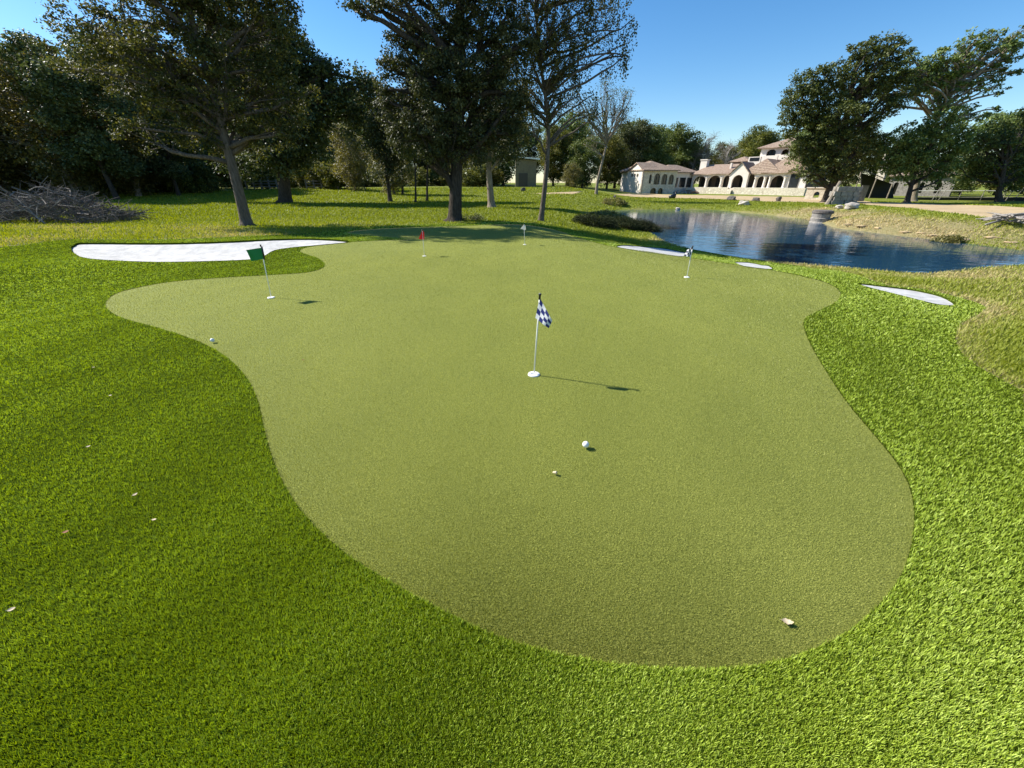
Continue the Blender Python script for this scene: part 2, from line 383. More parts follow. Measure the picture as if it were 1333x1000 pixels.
a, b, c = V2[T[:, 0]], V2[T[:, 1]], V2[T[:, 2]]
area = (b[:, 0]-a[:, 0])*(c[:, 1]-a[:, 1])-(b[:, 1]-a[:, 1])*(c[:, 0]-a[:, 0])
T[area < 0] = T[area < 0][:, ::-1]; T = T[np.abs(area) > 1e-9]
ctr = V2[T].mean(axis=1)
ing = inside(GREEN, ctr[:, 0], ctr[:, 1]); inf = inside(FRINGE, ctr[:, 0], ctr[:, 1])
inb = [inside(q, ctr[:, 0], ctr[:, 1]) for q in BUNK]; ind = [inside(q, ctr[:, 0], ctr[:, 1]) for q in DIRT]
anyb = np.any(inb, axis=0)
HV = Hg(V2[:, 0], V2[:, 1])
def dryness(x, y):
    x = np.asarray(x); y = np.asarray(y)
    d = dist(POND, x, y); fb = sstep(24, 34, y+0.25*x)
    v = 0.8*fb*np.exp(-((d-1.5)/2.8)**2)*sstep(0.5, 0.8, x/np.maximum(y, 1))+0.25*fb*np.exp(-(d/1.2)**2)
    v += 0.40*(1-fb)*sstep(5, 9, x)*(1-sstep(22, 30, y))                   # dry lawn right of the turf
    df = dist(FRINGE, x, y); v += 0.45*np.exp(-(df/0.28)**2)*sstep(3.0, 4.5, x)*(1-sstep(7.5, 9, y))
    v += 0.30*(1-sstep(-9, -4, x))*(1-sstep(17, 24, y))                    # yellowish strip behind the bunker
    v -= 0.35*sstep(0.35, 0.1, x/np.maximum(y, 1))*sstep(22, 30, y)
    return v
def sheet(name, mask, mat, zoff=None, dry=False, parent=None):
    t = T[mask]; u, inv = np.unique(t, return_inverse=True)
    x, y = V2[u, 0], V2[u, 1]; z = HV[u].copy()
    if zoff is not None: z += zoff(x, y)
    me = np_mesh(name, np.stack([x, y, z], 1), inv.reshape(-1, 3), 3, True)
    if dry:
        at = me.attributes.new("dry", 'FLOAT', 'POINT'); at.data.foreach_set("value", dryness(x, y).astype(np.float32))
    return link_mesh(name, me, mat, parent)
tag(sheet('lawn', ~inf & ~ind[0] & ~ind[1], M['lawn'], dry=True), kind='structure')
tag(sheet('putting_green', ing & inf & ~anyb, M['green'], lambda x, y: np.full(x.shape, -0.004)), kind='structure')
tag(sheet('turf_fringe', inf & ~ing & ~anyb, M['turf_base']), kind='structure')
for i, q in enumerate(BUNK):
    dp = (0.16, 0.015, 0.01, 0.015)[i]; wd = (1.0, 0.3, 0.2, 0.35)[i]
    o = sheet('sand_bunker', inb[i], M['sand'], lambda x, y: -(0.04 if i == 0 else 0.012)-dp*sstep(0, wd, dist(q, x, y)))
    tag(o, kind='structure')
    mb = MB(); n = len(q); hh = Hg(np.array([p[0] for p in q]), np.array([p[1] for p in q]))
    vs = [(p[0], p[1], hh[k]+0.012) for k, p in enumerate(q)]+[(p[0], p[1], hh[k]-0.06) for k, p in enumerate(q)]
    mb.add(vs, [[k, (k+1) % n, n+(k+1) % n, n+k] for k in range(n)])
    tag(mb.build('bunker_lip', M['turf_base']), kind='structure')
for i in (0, 1): tag(sheet('dirt_path', ind[i] & ~inf, M['dirt']), kind='structure')
mb = MB(); mb.add([(-10, 8, WATER), (260, 8, WATER), (260, 90, WATER), (-10, 90, WATER)], [[0, 1, 2, 3]])
# the pond sheet is cut to a polygon a little larger than the shoreline so that it never shows through low ground
me_pts = []
ccx = sum(p[0] for p in POND)/len(POND)
n_ = len(POND); sgn = 1 if sum(POND[i][0]*POND[(i+1) % n_][1]-POND[(i+1) % n_][0]*POND[i][1] for i in range(n_)) > 0 else -1
for i in range(n_):
    p0, p1 = Vector(POND[i-1]), Vector(POND[(i+1) % n_]); d = (p1-p0).normalized()
    me_pts.append((POND[i][0]+sgn*d.y*0.35, POND[i][1]-sgn*d.x*0.35, WATER))
mb = MB(); mb.add(me_pts, [list(range(n_))]); o = mb.build('pond_water', M['water']); tag(o, kind='structure')

# ------------------------------------------------------------------ turf and grass blades
def blades(name, region, n, rmin, rmax, hfun, wfun, mat, tintf, lean=0.6, bias=(0, 0), p=2.0, side=1.1, tuft=0):
    """region(x,y)->mask ; density falls with distance so that the pile keeps an even look"""
    tf = max(1, tuft); m = n//tf
    cell = math.sqrt(math.log(rmax/rmin)*2*side/m); nu_, nv_ = int(math.log(rmax/rmin)/cell), int(2*side/cell); m = nu_*nv_
    u = (np.repeat(np.arange(nu_), nv_)+0.5+0.85*(rng.random(m)-0.5))/nu_
    r = rmin*(rmax/rmin)**u
    th = (((np.tile(np.arange(nv_), nu_)+0.5+0.85*(rng.random(m)-0.5)+0.5*(np.repeat(np.arange(nu_), nv_) % 2))/nv_)*2-1)*side
    x, y = r*np.sin(th), r*np.cos(th)-0.25
    k = region(x, y); x, y, r = x[k], y[k], r[k]
    z = Hg(x, y); h = hfun(r)*(0.7+0.6*rng.random(len(r))); w = wfun(r); cl = np.sin(x*290+np.sin(y*171)*2)*0.5+np.sin(y*310+np.sin(x*159)*2)*0.5
    if tuft: h = h*(0.85+0.35*cl)
    x, y, z, r, h, w, cl = [np.repeat(q, tf) for q in (x, y, z, r, h, w, cl)]; n = len(x)
    tt = np.repeat(rng.random(n//tf), tf)
    h = h*(0.75+0.5*rng.random(n)); w = w*(0.7+0.6*rng.random(n)); ang = rng.random(n)*2*np.pi
    if tuft:                                   # blades stand in small curled tufts that fan outwards
        sp = 0.0045*np.maximum(1, r/1.6)*np.sqrt(rng.random(n))
        x = x+np.cos(ang)*sp; y = y+np.sin(ang)*sp
        k = region(x, y); x, y, z, r, h, w, ang, cl, tt = [q[k] for q in (x, y, z, r, h, w, ang, cl, tt)]; n = len(x)
    lm = lean*(0.3+0.7*rng.random(n))
    lx = np.cos(ang)*lm+bias[0]+0.22*cl; ly = np.sin(ang)*lm+bias[1]
    fa = ang+np.pi/2+rng.normal(size=n)*0.5; wx, wy = np.cos(fa)*w/2, np.sin(fa)*w/2
    tw = 0.6 if tuft else 0.3
    v = np.empty((n, 4, 3)); v[:, 0] = np.stack([x-wx, y-wy, z-0.003], 1); v[:, 1] = np.stack([x+wx, y+wy, z-0.003], 1)
    zt = z+h*(0.88+0.12*cl)
    v[:, 2] = np.stack([x+lx*h+wx*tw, y+ly*h+wy*tw, zt], 1); v[:, 3] = np.stack([x+lx*h-wx*tw, y+ly*h-wy*tw, zt+0.12*h*rng.random(n)], 1)
    ti = np.clip(tintf(x, y, 0.6*rng.random(n)+0.4*tt), 0, 1)
    me = np_mesh(name, v.reshape(-1, 3), np.arange(4*n).reshape(-1, 4), 4, False, np.repeat(ti, 4))
    return link_mesh(name, me, mat)
def in_turf(x, y):
    k = inside(FRINGE, x, y) & ~inside(GREEN, x, y)
    for q in BUNK: k &= ~inside(q, x, y)
    return k
NB = 1.0
tag(blades('turf_grass', in_turf, int(3200000*NB), 0.45, 22, lambda r: 0.0140+0.0003*r, lambda r: 0.0021*np.maximum(1, r/2.3), M['turf'],
           lambda x, y, u: 0.12+0.68*u+0.10*np.sin(x*0.9+y*.4)+0.06*np.sin(x*5.1-y*2+np.sin(y*3)), 0.65, side=1.5, tuft=8), kind='stuff')
tag(blades('putting_green_pile', lambda x, y: inside(GREEN, x, y), int(1300000*NB), 0.9, 20, lambda r: 0.0032+0.0001*r, lambda r: 0.0020*np.maximum(1, r/1.9), M['pile'],
           lambda x, y, u: 0.08+0.8*u+0.05*np.sin(x*1.1+0.6*y)*np.sin(y*.8)+0.04*np.sin(x*7+np.sin(y*4)), 0.9), kind='stuff')
def in_lawn(x, y):
    k = ~inside(FRINGE, x, y)
    for q in DIRT: k &= ~inside(q, x, y)
    d = dist(POND, x, y); k &= ~inside(POND, x, y) & (d > 0.25)
    return k
def lawn_tint(x, y, u):
    nz = 0.5+0.25*np.sin(x*0.9+np.sin(y*0.7)*2)+0.25*np.sin(y*1.1+x*0.35+np.sin(x*.5))
    return 0.1+0.42*u+0.62*np.clip(dryness(x, y), -.1, 1)*(0.6+0.8*nz)+0.14*nz
tag(blades('meadow_grass', in_lawn, int(750000*NB), 3.5, 75, lambda r: 0.035+0.0012*r, lambda r: 0.005*np.maximum(1, r/3.0), M['grass'],
           lawn_tint, 0.9, p=2.0), kind='stuff')

# ------------------------------------------------------------------ trees
def unit(n):
    v = rng.normal(size=(n, 3)); return v/np.linalg.norm(v, axis=1)[:, None]
def leaf_mesh(name, centers, crad, nleaf, size, droop=0.0, flat=0.6):
    """centers (k,3); crad (k,); leaves spread in small sprays around each twig end"""
    k = len(centers); n = k*nleaf
    idx = np.repeat(np.arange(k), nleaf)
    off = unit(n)*(rng.random(n)**0.5)[:, None]*crad[idx][:, None]
    off[:, 2] *= flat
    if droop: 
        d = rng.random(n)*droop*crad[idx]; off[:, 2] -= d; off[:, :2] *= (1-0.6*d/(droop*crad[idx]))[:, None]
    c = centers[idx]+off
    nrm = unit(n); nrm[:, 2] = np.abs(nrm[:, 2])*1.2+0.25; nrm += 0.35*off/(crad[idx][:, None]+1e-6); nrm /= np.linalg.norm(nrm, axis=1)[:, None]
    a = np.cross(nrm, unit(n)); a /= (np.linalg.norm(a, axis=1)[:, None]+1e-9); b = np.cross(nrm, a)
    s = size*(0.6+0.8*rng.random(n)); L = a*s[:, None]; W = b*(s*0.36)[:, None]
    v = np.empty((n, 4, 3)); v[:, 0] = c-L*0.5; v[:, 1] = c+W-L*0.05; v[:, 2] = c+L*0.5; v[:, 3] = c-W-L*0.05
    v[:, 1, 2] -= 0.12*s; v[:, 3, 2] -= 0.12*s
    ct = rng.random(k)*0.45
    ti = np.clip(ct[idx]+0.55*rng.random(n), 0, 1)
    return np_mesh(name, v.reshape(-1, 3), np.arange(4*n).reshape(-1, 4), 4, False, np.repeat(ti, 4))
def bend(p, q, amt, k=5):
    p, q = Vector(p), Vector(q); L = (q-p).length; o = []
    r = Vector((random.gauss(0, 1), random.gauss(0, 1), random.gauss(0, .5)+0.5))*amt*L
    for i in range(k+1):
        t = i/k; o.append(p.lerp(q, t)+r*math.sin(math.pi*t)+Vector((random.gauss(0, 1), random.gauss(0, 1), random.gauss(0, 1)))*amt*0.13*L*(0 < t < 1))
    return o
def build_tree(root, path, r0, blobs, leaf, bark_m, leaf_m, ncl, nleaf, crad, trunk_top=0.35, droop=0.0, twigs=0.5, nside=9, flare=1.6, flat=0.6, shell=0.45, parts=('trunk', 'crown')):
    """path: trunk polyline (local). blobs: (x,y,z,rx,ry,rz,weight) local"""
    mb = MB(); k = len(path)
    rr = [r0*(1-(1-trunk_top)*i/(k-1)) for i in range(k)]; 
    pp = [Vector(p) for p in path]
    # root flare
    pp = [pp[0]-Vector((0, 0, 0.15)), pp[0]+Vector((0, 0, 0.02)), pp[0].lerp(pp[1], 0.10), pp[0].lerp(pp[1], 0.35)]+pp[1:]
    rr = [r0*flare*1.25, r0*flare, r0*1.18, r0*1.02]+rr[1:]
    mb.tube(pp, rr, nside+4)
    cents = []; crs = []
    tot = sum(b[6] for b in blobs)
    for bl in blobs:
        c = Vector(bl[:3]); R = Vector(bl[3:6])
        # limb leaves the trunk below the blob
        best = min(range(2 if k > 4 else 1, k), key=lambda i: (Vector(path[i])-c).length+max(0, (Vector(path[i]).z-c.z)+R.z*0.3)*2)
        st = Vector(path[best]) if best else Vector(path[1])
        t = random.uniform(0.2, 0.9); st = Vector(path[best-1]).lerp(st, t) if best > 1 else st
        lr = min(r0*0.45, 0.05+0.035*(c-st).length+0.03*R.length)
        limb = bend(st, c, 0.09, 6)
        mb.tube(limb, [lr*(1-0.7*i/6) for i in range(7)], 7)
        m = max(3, int(ncl*bl[6]/tot))
        u = unit(m)*(rng.random(m)**shell)[:, None]
        pc = np.array(c)+u*np.array(R)
        cents.append(pc); crs.append(crad*(0.6+0.8*rng.random(m)))
        nt_ = int(m*twigs)
        for q in pc[:nt_]:
            li = random.randint(2, 6); s0 = limb[li]
            tw = bend(s0, q, 0.10, 3); r1 = max(0.012, lr*0.28)
            mb.tube(tw, [r1, r1*.75, r1*.5, r1*0.25], 4, False)
    cents = np.concatenate(cents); crs = np.concatenate(crs)
    tm = bpy.data.meshes.new(parts[0]); tm.from_pydata(mb.v, [], mb.f); tm.polygons.foreach_set("use_smooth", [True]*len(mb.f)); tm.update()
    to = link_mesh(parts[0], tm, bark_m, root, False)
    co = None
    if nleaf:
        cm = leaf_mesh(parts[1], cents, crs, nleaf, leaf, droop, flat)
        co = link_mesh(parts[1], cm, leaf_m, root, False)
    return to, co
def hero(name, label, base, path_px, r0, blobs_px, leaf, bark_m, leaf_m, ncl, nleaf, crad, group=None, sat=2, **kw):
    """a tree of the photograph: its outline, in metres at the tree's own distance"""
    b = ground(*base); Y0 = b.y
    root = tag(empty(name, b), label, 'tree', group)
    def loc(px, py, off=0): return at_Y(px, py, Y0+off)-b
    path = [Vector((0, 0, 0))]+[loc(*p) for p in path_px]
    bl = []
    for q in blobs_px:
        px, py, rx, ry = q[:4]; off = q[4] if len(q) > 4 else 0; w = q[5] if len(q) > 5 else 1
        s = (Y0+off)/ray(px, py)[1]
        c = loc(px, py, off); R = [max(v*0.7, v-0.25*crad) for v in (rx*s, max(rx, ry)*s*0.8, ry*s*1.12)]
        bl.append((c.x, c.y, c.z, R[0], R[1], R[2], w*(rx*ry)**0.5*(rx*ry)**0.5))
        for _ in range(sat):                      # small outlying sprays break up the outline
            u = unit(1)[0]; u[2] = abs(u[2])*.9 if q[1] > 120 else u[2]; k2 = random.uniform(.28, .45)
            bl.append((c.x+u[0]*R[0]*1.05, c.y+u[1]*R[1], c.z+u[2]*R[2]*1.05, R[0]*k2, R[1]*k2, R[2]*k2*.8, w*rx*ry*.13))
    build_tree(root, path, r0, bl, leaf, bark_m, leaf_m, ncl, nleaf, crad, **kw)
    return root

# --- near trees
hero('leaning_tree', 'tall leaning tree with grey trunk directly behind the large white bunker', (322, 294),
     [(314, 262), (304, 222), (294, 185), (283, 140), (268, 90), (250, 30), (235, -40)], 0.24,
     [(110,30,48,40,0,.7),(165,35,55,45,1),(225,20,60,55,0),(300,10,55,50,1),(355,35,40,45,1),(150,95,50,35,0,.8),(215,100,55,50,-1),(290,95,60,55,0),
      (350,110,45,55,1),(250,160,50,40,0,.8),(315,165,48,38,1,.8),(210,-60,100,60,0),(320,-60,80,60,1),(375,120,30,45,1,.6),(190,170,40,30,0,.5)],
     0.10, M['bark_mid'], M['leaf_olive'], 1350, 50, 0.36, trunk_top=0.3, twigs=0.35)
hero('oak_tree', 'broad dark oak with thick trunk standing centrally behind the putting green', (592, 288),
     [(593, 262), (594, 225), (596, 180), (600, 120), (600, 50), (598, -40)], 0.36,
     [(540,60,42,50,0),(600,40,55,60,0),(655,40,40,55,0),(530,110,38,40,0),(580,120,50,50,-1),(640,120,45,50,0),(525,165,32,34,0),(570,180,42,32,-1),(625,175,42,38,0),
      (665,160,28,34,1),(548,205,30,18,0,.7),(600,-40,80,60,0),(520,-20,45,30,0,.6),(465,8,26,14,-1,.5),(500,4,26,12,-1,.5),(500,135,14,20,0,.6)],
     0.10, M['bark_dark'], M['leaf_oak'], 1500, 56, 0.34, trunk_top=0.5, twigs=0.3, flare=1.75)
hero('pecan_tree', 'tall slender tree with pale forked trunk and drooping sparse foliage', (704, 288),
     [(708, 255), (712, 215), (714, 180), (712, 140), (706, 100), (700, 50), (696, -10)], 0.145,
     [(690,60,26,40,0,.8),(715,40,32,42,0,.9),(745,30,30,36,0,.8),(775,25,26,30,0,.5),(805,40,22,26,0,.35),(800,70,18,20,0,.25),(820,55,12,20,0,.2),(735,90,26,26,0,.6),
      (690,115,22,26,0,.7),(760,70,20,20,0,.4),(720,130,24,22,0,.6),(755,125,20,20,0,.4),(790,-20,40,25,0,.5),(720,-40,60,40,0),(665,20,24,36,0,.7),(775,145,16,16,0,.3),(690,160,18,18,0,.4)],
     0.085, M['bark_mid'], M['leaf_pecan'], 950, 34, 0.33, trunk_top=0.35, droop=2.0, twigs=0.3, flare=1.4)
hero('oak_tree', 'dark tree with straight trunk between the central oak and the slender forked tree', (640, 270),
     [(638, 245), (636, 220), (638, 190), (645, 150), (650, 110)], 0.27,
     [(640,150,34,36,0),(670,175,28,28,0),(615,185,28,26,0),(650,110,36,36,0),(655,200,26,16,0,.8),(680,130,22,28,1,.7)],
     0.13, M['bark_pale'], M['leaf_oak'], 620, 46, 0.5, trunk_top=0.4, twigs=0.3)
hero('oak_tree', 'massive dark tree with a twin trunk right of the leaning tree', (372, 264),
     [(370, 240), (368, 210), (366, 170), (362, 130), (360, 80)], 0.55,
     [(350,50,45,45,0),(390,90,34,40,0),(330,110,40,40,0),(375,140,42,40,-1),(410,135,28,32,0),(340,170,40,34,0),(400,185,30,28,0),(365,205,44,22,-1),(300,60,50,50,0),
      (435,120,24,30,0,.8),(470,105,20,18,0,.6),(455,150,24,28,1,.7),(320,215,34,18,0,.8),(420,95,20,16,0,.5)],
     0.24, M['bark_dark'], M['leaf_oak'], 1350, 44, 0.95, trunk_top=0.5, twigs=0.25)
hero('oak_tree', 'small dark oak with low crown left of the central oak trunk', (508, 263),
     [(506, 245), (503, 225), (505, 195), (508, 160)], 0.20,
     [(495,150,22,34,0),(520,160,24,30,0),(490,190,22,24,0),(515,200,28,22,0),(500,225,26,14,0,.8),(480,120,16,20,0,.6)],
     0.17, M['bark_dark'], M['leaf_oak'], 420, 40, 0.65, trunk_top=0.5, twigs=0.3)
hero('slim_tree', 'slim dark trunk nearest the left side of the central oak', (556, 262), [(556, 240), (557, 200), (558, 160)], 0.11,
     [(552,180,22,26,0),(565,150,20,24,0),(548,150,18,20,0)], 0.15, M['bark_dark'], M['leaf_oak'], 150, 38, 0.6, trunk_top=0.5, twigs=0.3)
hero('slim_tree', 'farther slim tree right behind the small dark oak', (524, 253), [(524, 240), (523, 210), (522, 185)], 0.14,
     [(522,195,18,22,0),(530,180,16,18,0)], 0.2, M['bark_dark'], M['leaf_wood'], 150, 38, 0.8, trunk_top=0.5, twigs=0.3)
hero('slim_tree', 'slim straight trunk midway between the small oak and the central oak', (541, 264), [(541, 240), (540, 205), (538, 165)], 0.09,
     [(536,185,18,26,0),(545,160,18,20,0)], 0.15, M['bark_dark'], M['leaf_wood'], 110, 38, 0.6, trunk_top=0.5, twigs=0.3)
hero('bare_tree', 'half bare leaning tree with thin grey branches near the pond and villa', (776, 253),
     [(778, 235), (783, 215), (788, 195), (792, 180)], 0.20,
     [(775,165,20,22,0,.6),(800,140,20,20,0,.7),(790,120,18,14,0,.7),(815,150,16,18,0,.6),(760,145,16,20,0,.6),(770,190,14,12,0,.4),(815,125,12,10,0,.5),(740,130,14,20,0,.5)],
     0.13, M['bark_pale'], M['leaf_live'], 330, 14, 0.8, trunk_top=0.5, twigs=0.9, flare=1.3)
# --- right bank trees
hero('live_oak_tree', 'large dense live oak on the right bank in front of the villa', (1074, 263),
     [(1078, 250), (1085, 235), (1092, 205), (1100, 160), (1110, 110)], 0.42,
     [(1045,125,28,28,0),(1080,115,32,28,0),(1130,90,32,34,0),(1160,85,26,26,0,.8),(1040,160,24,28,0),(1080,160,34,32,-1),(1125,140,36,34,0),(1165,125,26,22,0,.7),
      (1052,200,24,26,0),(1085,205,34,28,-1),(1120,190,26,30,0),(1064,230,24,12,0,.8),(1095,232,26,12,0,.8),(1150,60,20,14,0,.6),(1120,62,22,12,0,.5)],
     0.22, M['bark_dark'], M['leaf_live'], 1150, 46, 0.6, trunk_top=0.45, twigs=0.25)
hero('live_oak_tree', 'small live oak with grey trunk before the terrace wall', (1046, 254),
     [(1048, 243), (1052, 225), (1056, 205)], 0.30,
     [(1050,200,24,22,0),(1042,190,14,14,0),(1065,190,20,24,0)], 0.24, M['bark_pale'], M['leaf_live'], 260, 40, 0.85, trunk_top=0.5, twigs=0.3)
hero('tall_loose_tree', 'tall airy tree leaning right with open branches at the upper right', (1188, 262),
     [(1195, 235), (1206, 200), (1216, 165), (1228, 135), (1240, 105)], 0.34,
     [(1215,90,24,24,0,.8),(1250,70,26,22,0,.7),(1285,70,26,22,0,.7),(1315,75,22,24,0,.6),(1225,125,26,20,0,.9),(1200,100,18,18,0,.8),(1265,120,26,14,0,.4),(1300,105,22,14,0,.35),
      (1250,150,22,12,0,.4),(1290,50,22,10,0,.5),(1325,50,16,12,0,.5),(1175,95,18,22,0,.9),(1160,110,16,18,0,.9),(1240,95,20,20,0,.7),(1275,95,20,16,0,.5),(1190,120,16,14,0,.7),(1280,150,20,10,0,.3)],
     0.26, M['bark_pale'], M['leaf_live'], 560, 26, 0.55, trunk_top=0.25, sat=3, twigs=0.75, flat=0.45)
hero('live_oak_tree', 'mid sized bushy oak between the large live oak and the sports netting', (1180, 264),
     [(1184, 250), (1188, 235), (1196, 205)], 0.30,
     [(1180,190,28,28,0),(1215,180,30,28,0),(1235,205,22,26,0),(1160,195,18,22,0),(1248,185,16,20,0),(1195,220,30,20,0),(1165,215,18,18,0,.8),(1225,232,20,12,0,.7)],
     0.22, M['bark_dark'], M['leaf_live'], 620, 40, 0.65, trunk_top=0.5, twigs=0.3)
hero('live_oak_tree', 'rounded grey green oak at the far right behind the netting', (1300, 263),
     [(1300, 250), (1305, 230), (1310, 205)], 0.35,
     [(1290,205,36,30,2),(1330,190,36,40,2),(1285,180,24,14,2),(1262,200,18,22,2),(1265,225,26,20,2),(1320,230,36,18,1),(1360,210,36,36,2)],
     0.22, M['bark_dark'], M['leaf_live'], 720, 40, 0.7, trunk_top=0.5, twigs=0.3)
hero('live_oak_tree', 'dark oak crown above the rounded oak at the right edge', (1345, 261),
     [(1340, 230), (1330, 200), (1325, 175)], 0.4,
     [(1310,160,30,12,3,.7),(1340,165,34,20,3),(1290,170,16,8,3,.5)], 0.25, M['bark_dark'], M['leaf_live'], 300, 42, 0.9, trunk_top=0.5, twigs=0.3)

# --- background wood: five kinds, each built once, then copied
def template(name, label, group, h, w, r0, leaf, bm, lm, ncl, nleaf, crad, low=0.25, trunk_only_frac=0.2, **kw):
    root = tag(empty(name, (0, 0, 0)), label, 'tree', group)
    path = [Vector((0, 0, 0))]; d = Vector((random.uniform(-.1, .1), random.uniform(-.1, .1), 0))
    for i in range(1, 6): path.append(Vector((d.x*i*h*.12+random.uniform(-.15, .15), d.y*i*h*.12+random.uniform(-.15, .15), h*0.75*i/5)))
    bl = []
    nb = 11
    for i in range(nb):
        t = low+(0.92-low)*(i+0.5)/nb; a = i*2.4+random.random()
        rad = w*0.5*math.sin(math.pi*min(1, (t-low*0.6)/(1.05-low*0.6)))**0.7*random.uniform(0.45, 0.8)
        s = w*random.uniform(0.17, 0.27)
        bl.append((math.cos(a)*rad, math.sin(a)*rad, h*t, s, s, s*random.uniform(.65, .95), s*s))
    s = w*.3; bl.append((0, 0, h*0.62, s, s, s*1.2, s*s))
    build_tree(root, path, r0, bl, leaf, bm, lm, ncl, nleaf, crad, **kw)
    return root
def copy_tree(o):
    c = o.copy(); COL.objects.link(c)
    for ch in o.children:
        d = ch.copy(); COL.objects.link(d); d.parent = c
    return c
GR = 'trees of the wood beyond the lawn'
TPL = {
 'A': template('background_tree', 'x', GR, 13, 10, 0.28, 0.26, M['bark_dark'], M['leaf_wood'], 620, 42, 0.95, low=0.12, twigs=0.15),
 'B': template('background_tree', 'x', GR, 15, 8.5, 0.25, 0.26, M['bark_dark'], M['leaf_oak'], 560, 42, 0.9, low=0.2, twigs=0.15),
 'C': template('background_tree', 'x', GR, 11, 9.5, 0.22, 0.22, M['bark_pale'], M['leaf_rust'], 480, 38, 0.9, low=0.1, twigs=0.4),
 'D': template('bare_tree', 'x', GR, 12, 8, 0.2, 0.12, M['bark_grey'], M['leaf_rust'], 420, 3, 1.0, low=0.25, twigs=1.0),
 'E': template('understory_bush', 'x', GR, 3.6, 6.0, 0.08, 0.22, M['bark_dark'], M['leaf_wood'], 260, 40, 0.6, low=0.1, twigs=0.15),
 'F': template('background_tree', 'x', GR, 12, 11, 0.3, 0.28, M['bark_dark'], M['leaf_live'], 620, 42, 1.0, low=0.12, twigs=0.15),
}
used = set()
def put(kind, px, Y, top, label, group, rz=None, cat='tree', base=None):
    """one tree of kind at picture column px and distance Y, its top at picture row top"""
    src = TPL[kind]; o = src if kind not in used else copy_tree(src); used.add(kind)
    X = (px-666.5)/563.0*Y; z = hz(X, Y)
    th = at_Y(px, top, Y).z-z; h0 = {'A': 13, 'B': 15, 'C': 11, 'D': 12, 'E': 3.6, 'F': 12}[kind]*1.0
    s = th/(h0*0.9)
    o.location = (X, Y, z-0.05); o.rotation_euler = (0, 0, random.uniform(0, 6.28) if rz is None else rz)
    ws = {'A': 1, 'B': 1, 'C': 1, 'D': 1, 'E': 1, 'F': 1}[kind]*random.uniform(.9, 1.12)
    o.scale = (s*ws, s*ws, s)
    tag(o, label, cat, group)
    return o
L1, G1 = 'dark green tree in the dense wood behind the brush pile on the left', 'trees of the left wood'
for px, Y, top, k in [(-60,42,60,'C'),(10,46,78,'C'),(50,50,62,'A'),(95,44,92,'C'),(130,54,70,'A'),(175,48,100,'C'),(215,58,60,'A'),(255,62,80,'B'),
                      (30,60,50,'A'),(150,66,60,'B'),(-30,58,60,'A'),(-120,50,60,'A'),(-180,45,60,'A'),(280,70,110,'A')]:
    put(k, px, Y, top, L1 if k != 'C' else 'olive brown tree at the front of the wood behind the brush pile', G1 if k != 'C' else 'olive trees at the front of the left wood')
L2, G2 = 'dark background tree of the wood closing the far end of the lawn', 'trees closing the far lawn'
for px, Y, top, k in [(300,84,130,'A'),(335,92,120,'B'),(380,88,150,'A'),(418,95,165,'C'),(450,88,150,'F'),(485,98,120,'A'),(520,92,160,'A'),(555,100,150,'B'),
                      (590,95,160,'A'),(625,104,150,'A'),(655,95,165,'F'),(440,110,135,'B'),(500,115,140,'B'),(570,118,140,'A'),(350,110,110,'A'),(610,120,145,'B')]:
    put(k, px, Y, top, L2, G2)
L3, G3 = 'green background tree beyond the lawn between the tan shed and the villa', 'trees between shed and villa'
for px, Y, top, k in [(690,112,165,'B'),(720,100,168,'A'),(738,108,160,'F'),(758,96,185,'F'),(748,120,168,'B'),(790,112,178,'A'),(815,118,160,'B'),(835,124,168,'F'),(800,126,165,'A')]:
    put(k, px, Y, top, L3, G3)
L4, G4 = 'rounded dark green tree rising behind the villa roofs', 'trees rising behind the villa'
for px, Y, top, k in [(860,140,172,'F'),(880,132,172,'F'),(898,138,188,'A'),(930,150,190,'A'),(958,150,188,'F'),(985,135,173,'F'),(972,132,177,'A'),(1045,130,160,'F'),
                      (1010,150,182,'A'),(1090,125,165,'A'),(1140,120,190,'A')]:
    put(k, px, Y, top, L4, G4)
for px, Y, top in [(912,128,176), (940,132,186), (895,130,180)]:
    put('D', px, Y, top, 'leafless grey tree behind the villa chimney', 'leafless trees behind the villa')
L5, G5 = 'background tree beyond the netting at the right of the villa', 'trees beyond the netting'
for px, Y, top, k in [(1170,95,200,'F'),(1215,92,205,'A'),(1255,88,200,'F'),(1300,84,195,'A'),(1350,80,190,'F'),(1400,76,180,'A'),(1450,72,170,'A'),(1335,95,185,'F')]:
    put(k, px, Y, top, L5, G5)
L6, G6 = 'dark understory bush at the foot of the wood beyond the lawn', 'understory bushes of the wood'
for i in range(46):
    px = -90+i*17+random.uniform(-6, 6)
    Y = 52+random.uniform(0, 8)+(22 if px > 270 else 0)+(8 if px > 400 else 0)
    if 660 < px < 712: continue
    put('E', px, Y, 222-random.uniform(0, 12)+(8 if px > 270 else 0), L6, G6, cat='bush')
for px, Y, top in [(345,70,222),(418,68,215),(438,66,218),(300,72,225),(398,72,222)]:
    put('E', px, Y, top, 'dark rounded bush on the lawn right of the twin trunk tree', 'dark bushes right of the twin trunk tree', cat='bush')
put('C', 512, 52, 190, 'grey green loose tree behind the small oak', None)
put('C', 462, 62, 168, 'olive feathery tree on the lawn left of the small oak', None)
put('C', 745, 70, 215, 'brownish bush like tree left of the bare leaning tree', None)
put('B', 145, 43, 60, 'tree with pale crooked trunk right behind the brush pile', None)
for px, Y, top, lab in [(228,50,120,'tree with thin dark trunk left of the leaning tree')]:
    put('B', px, Y, top, lab, None)

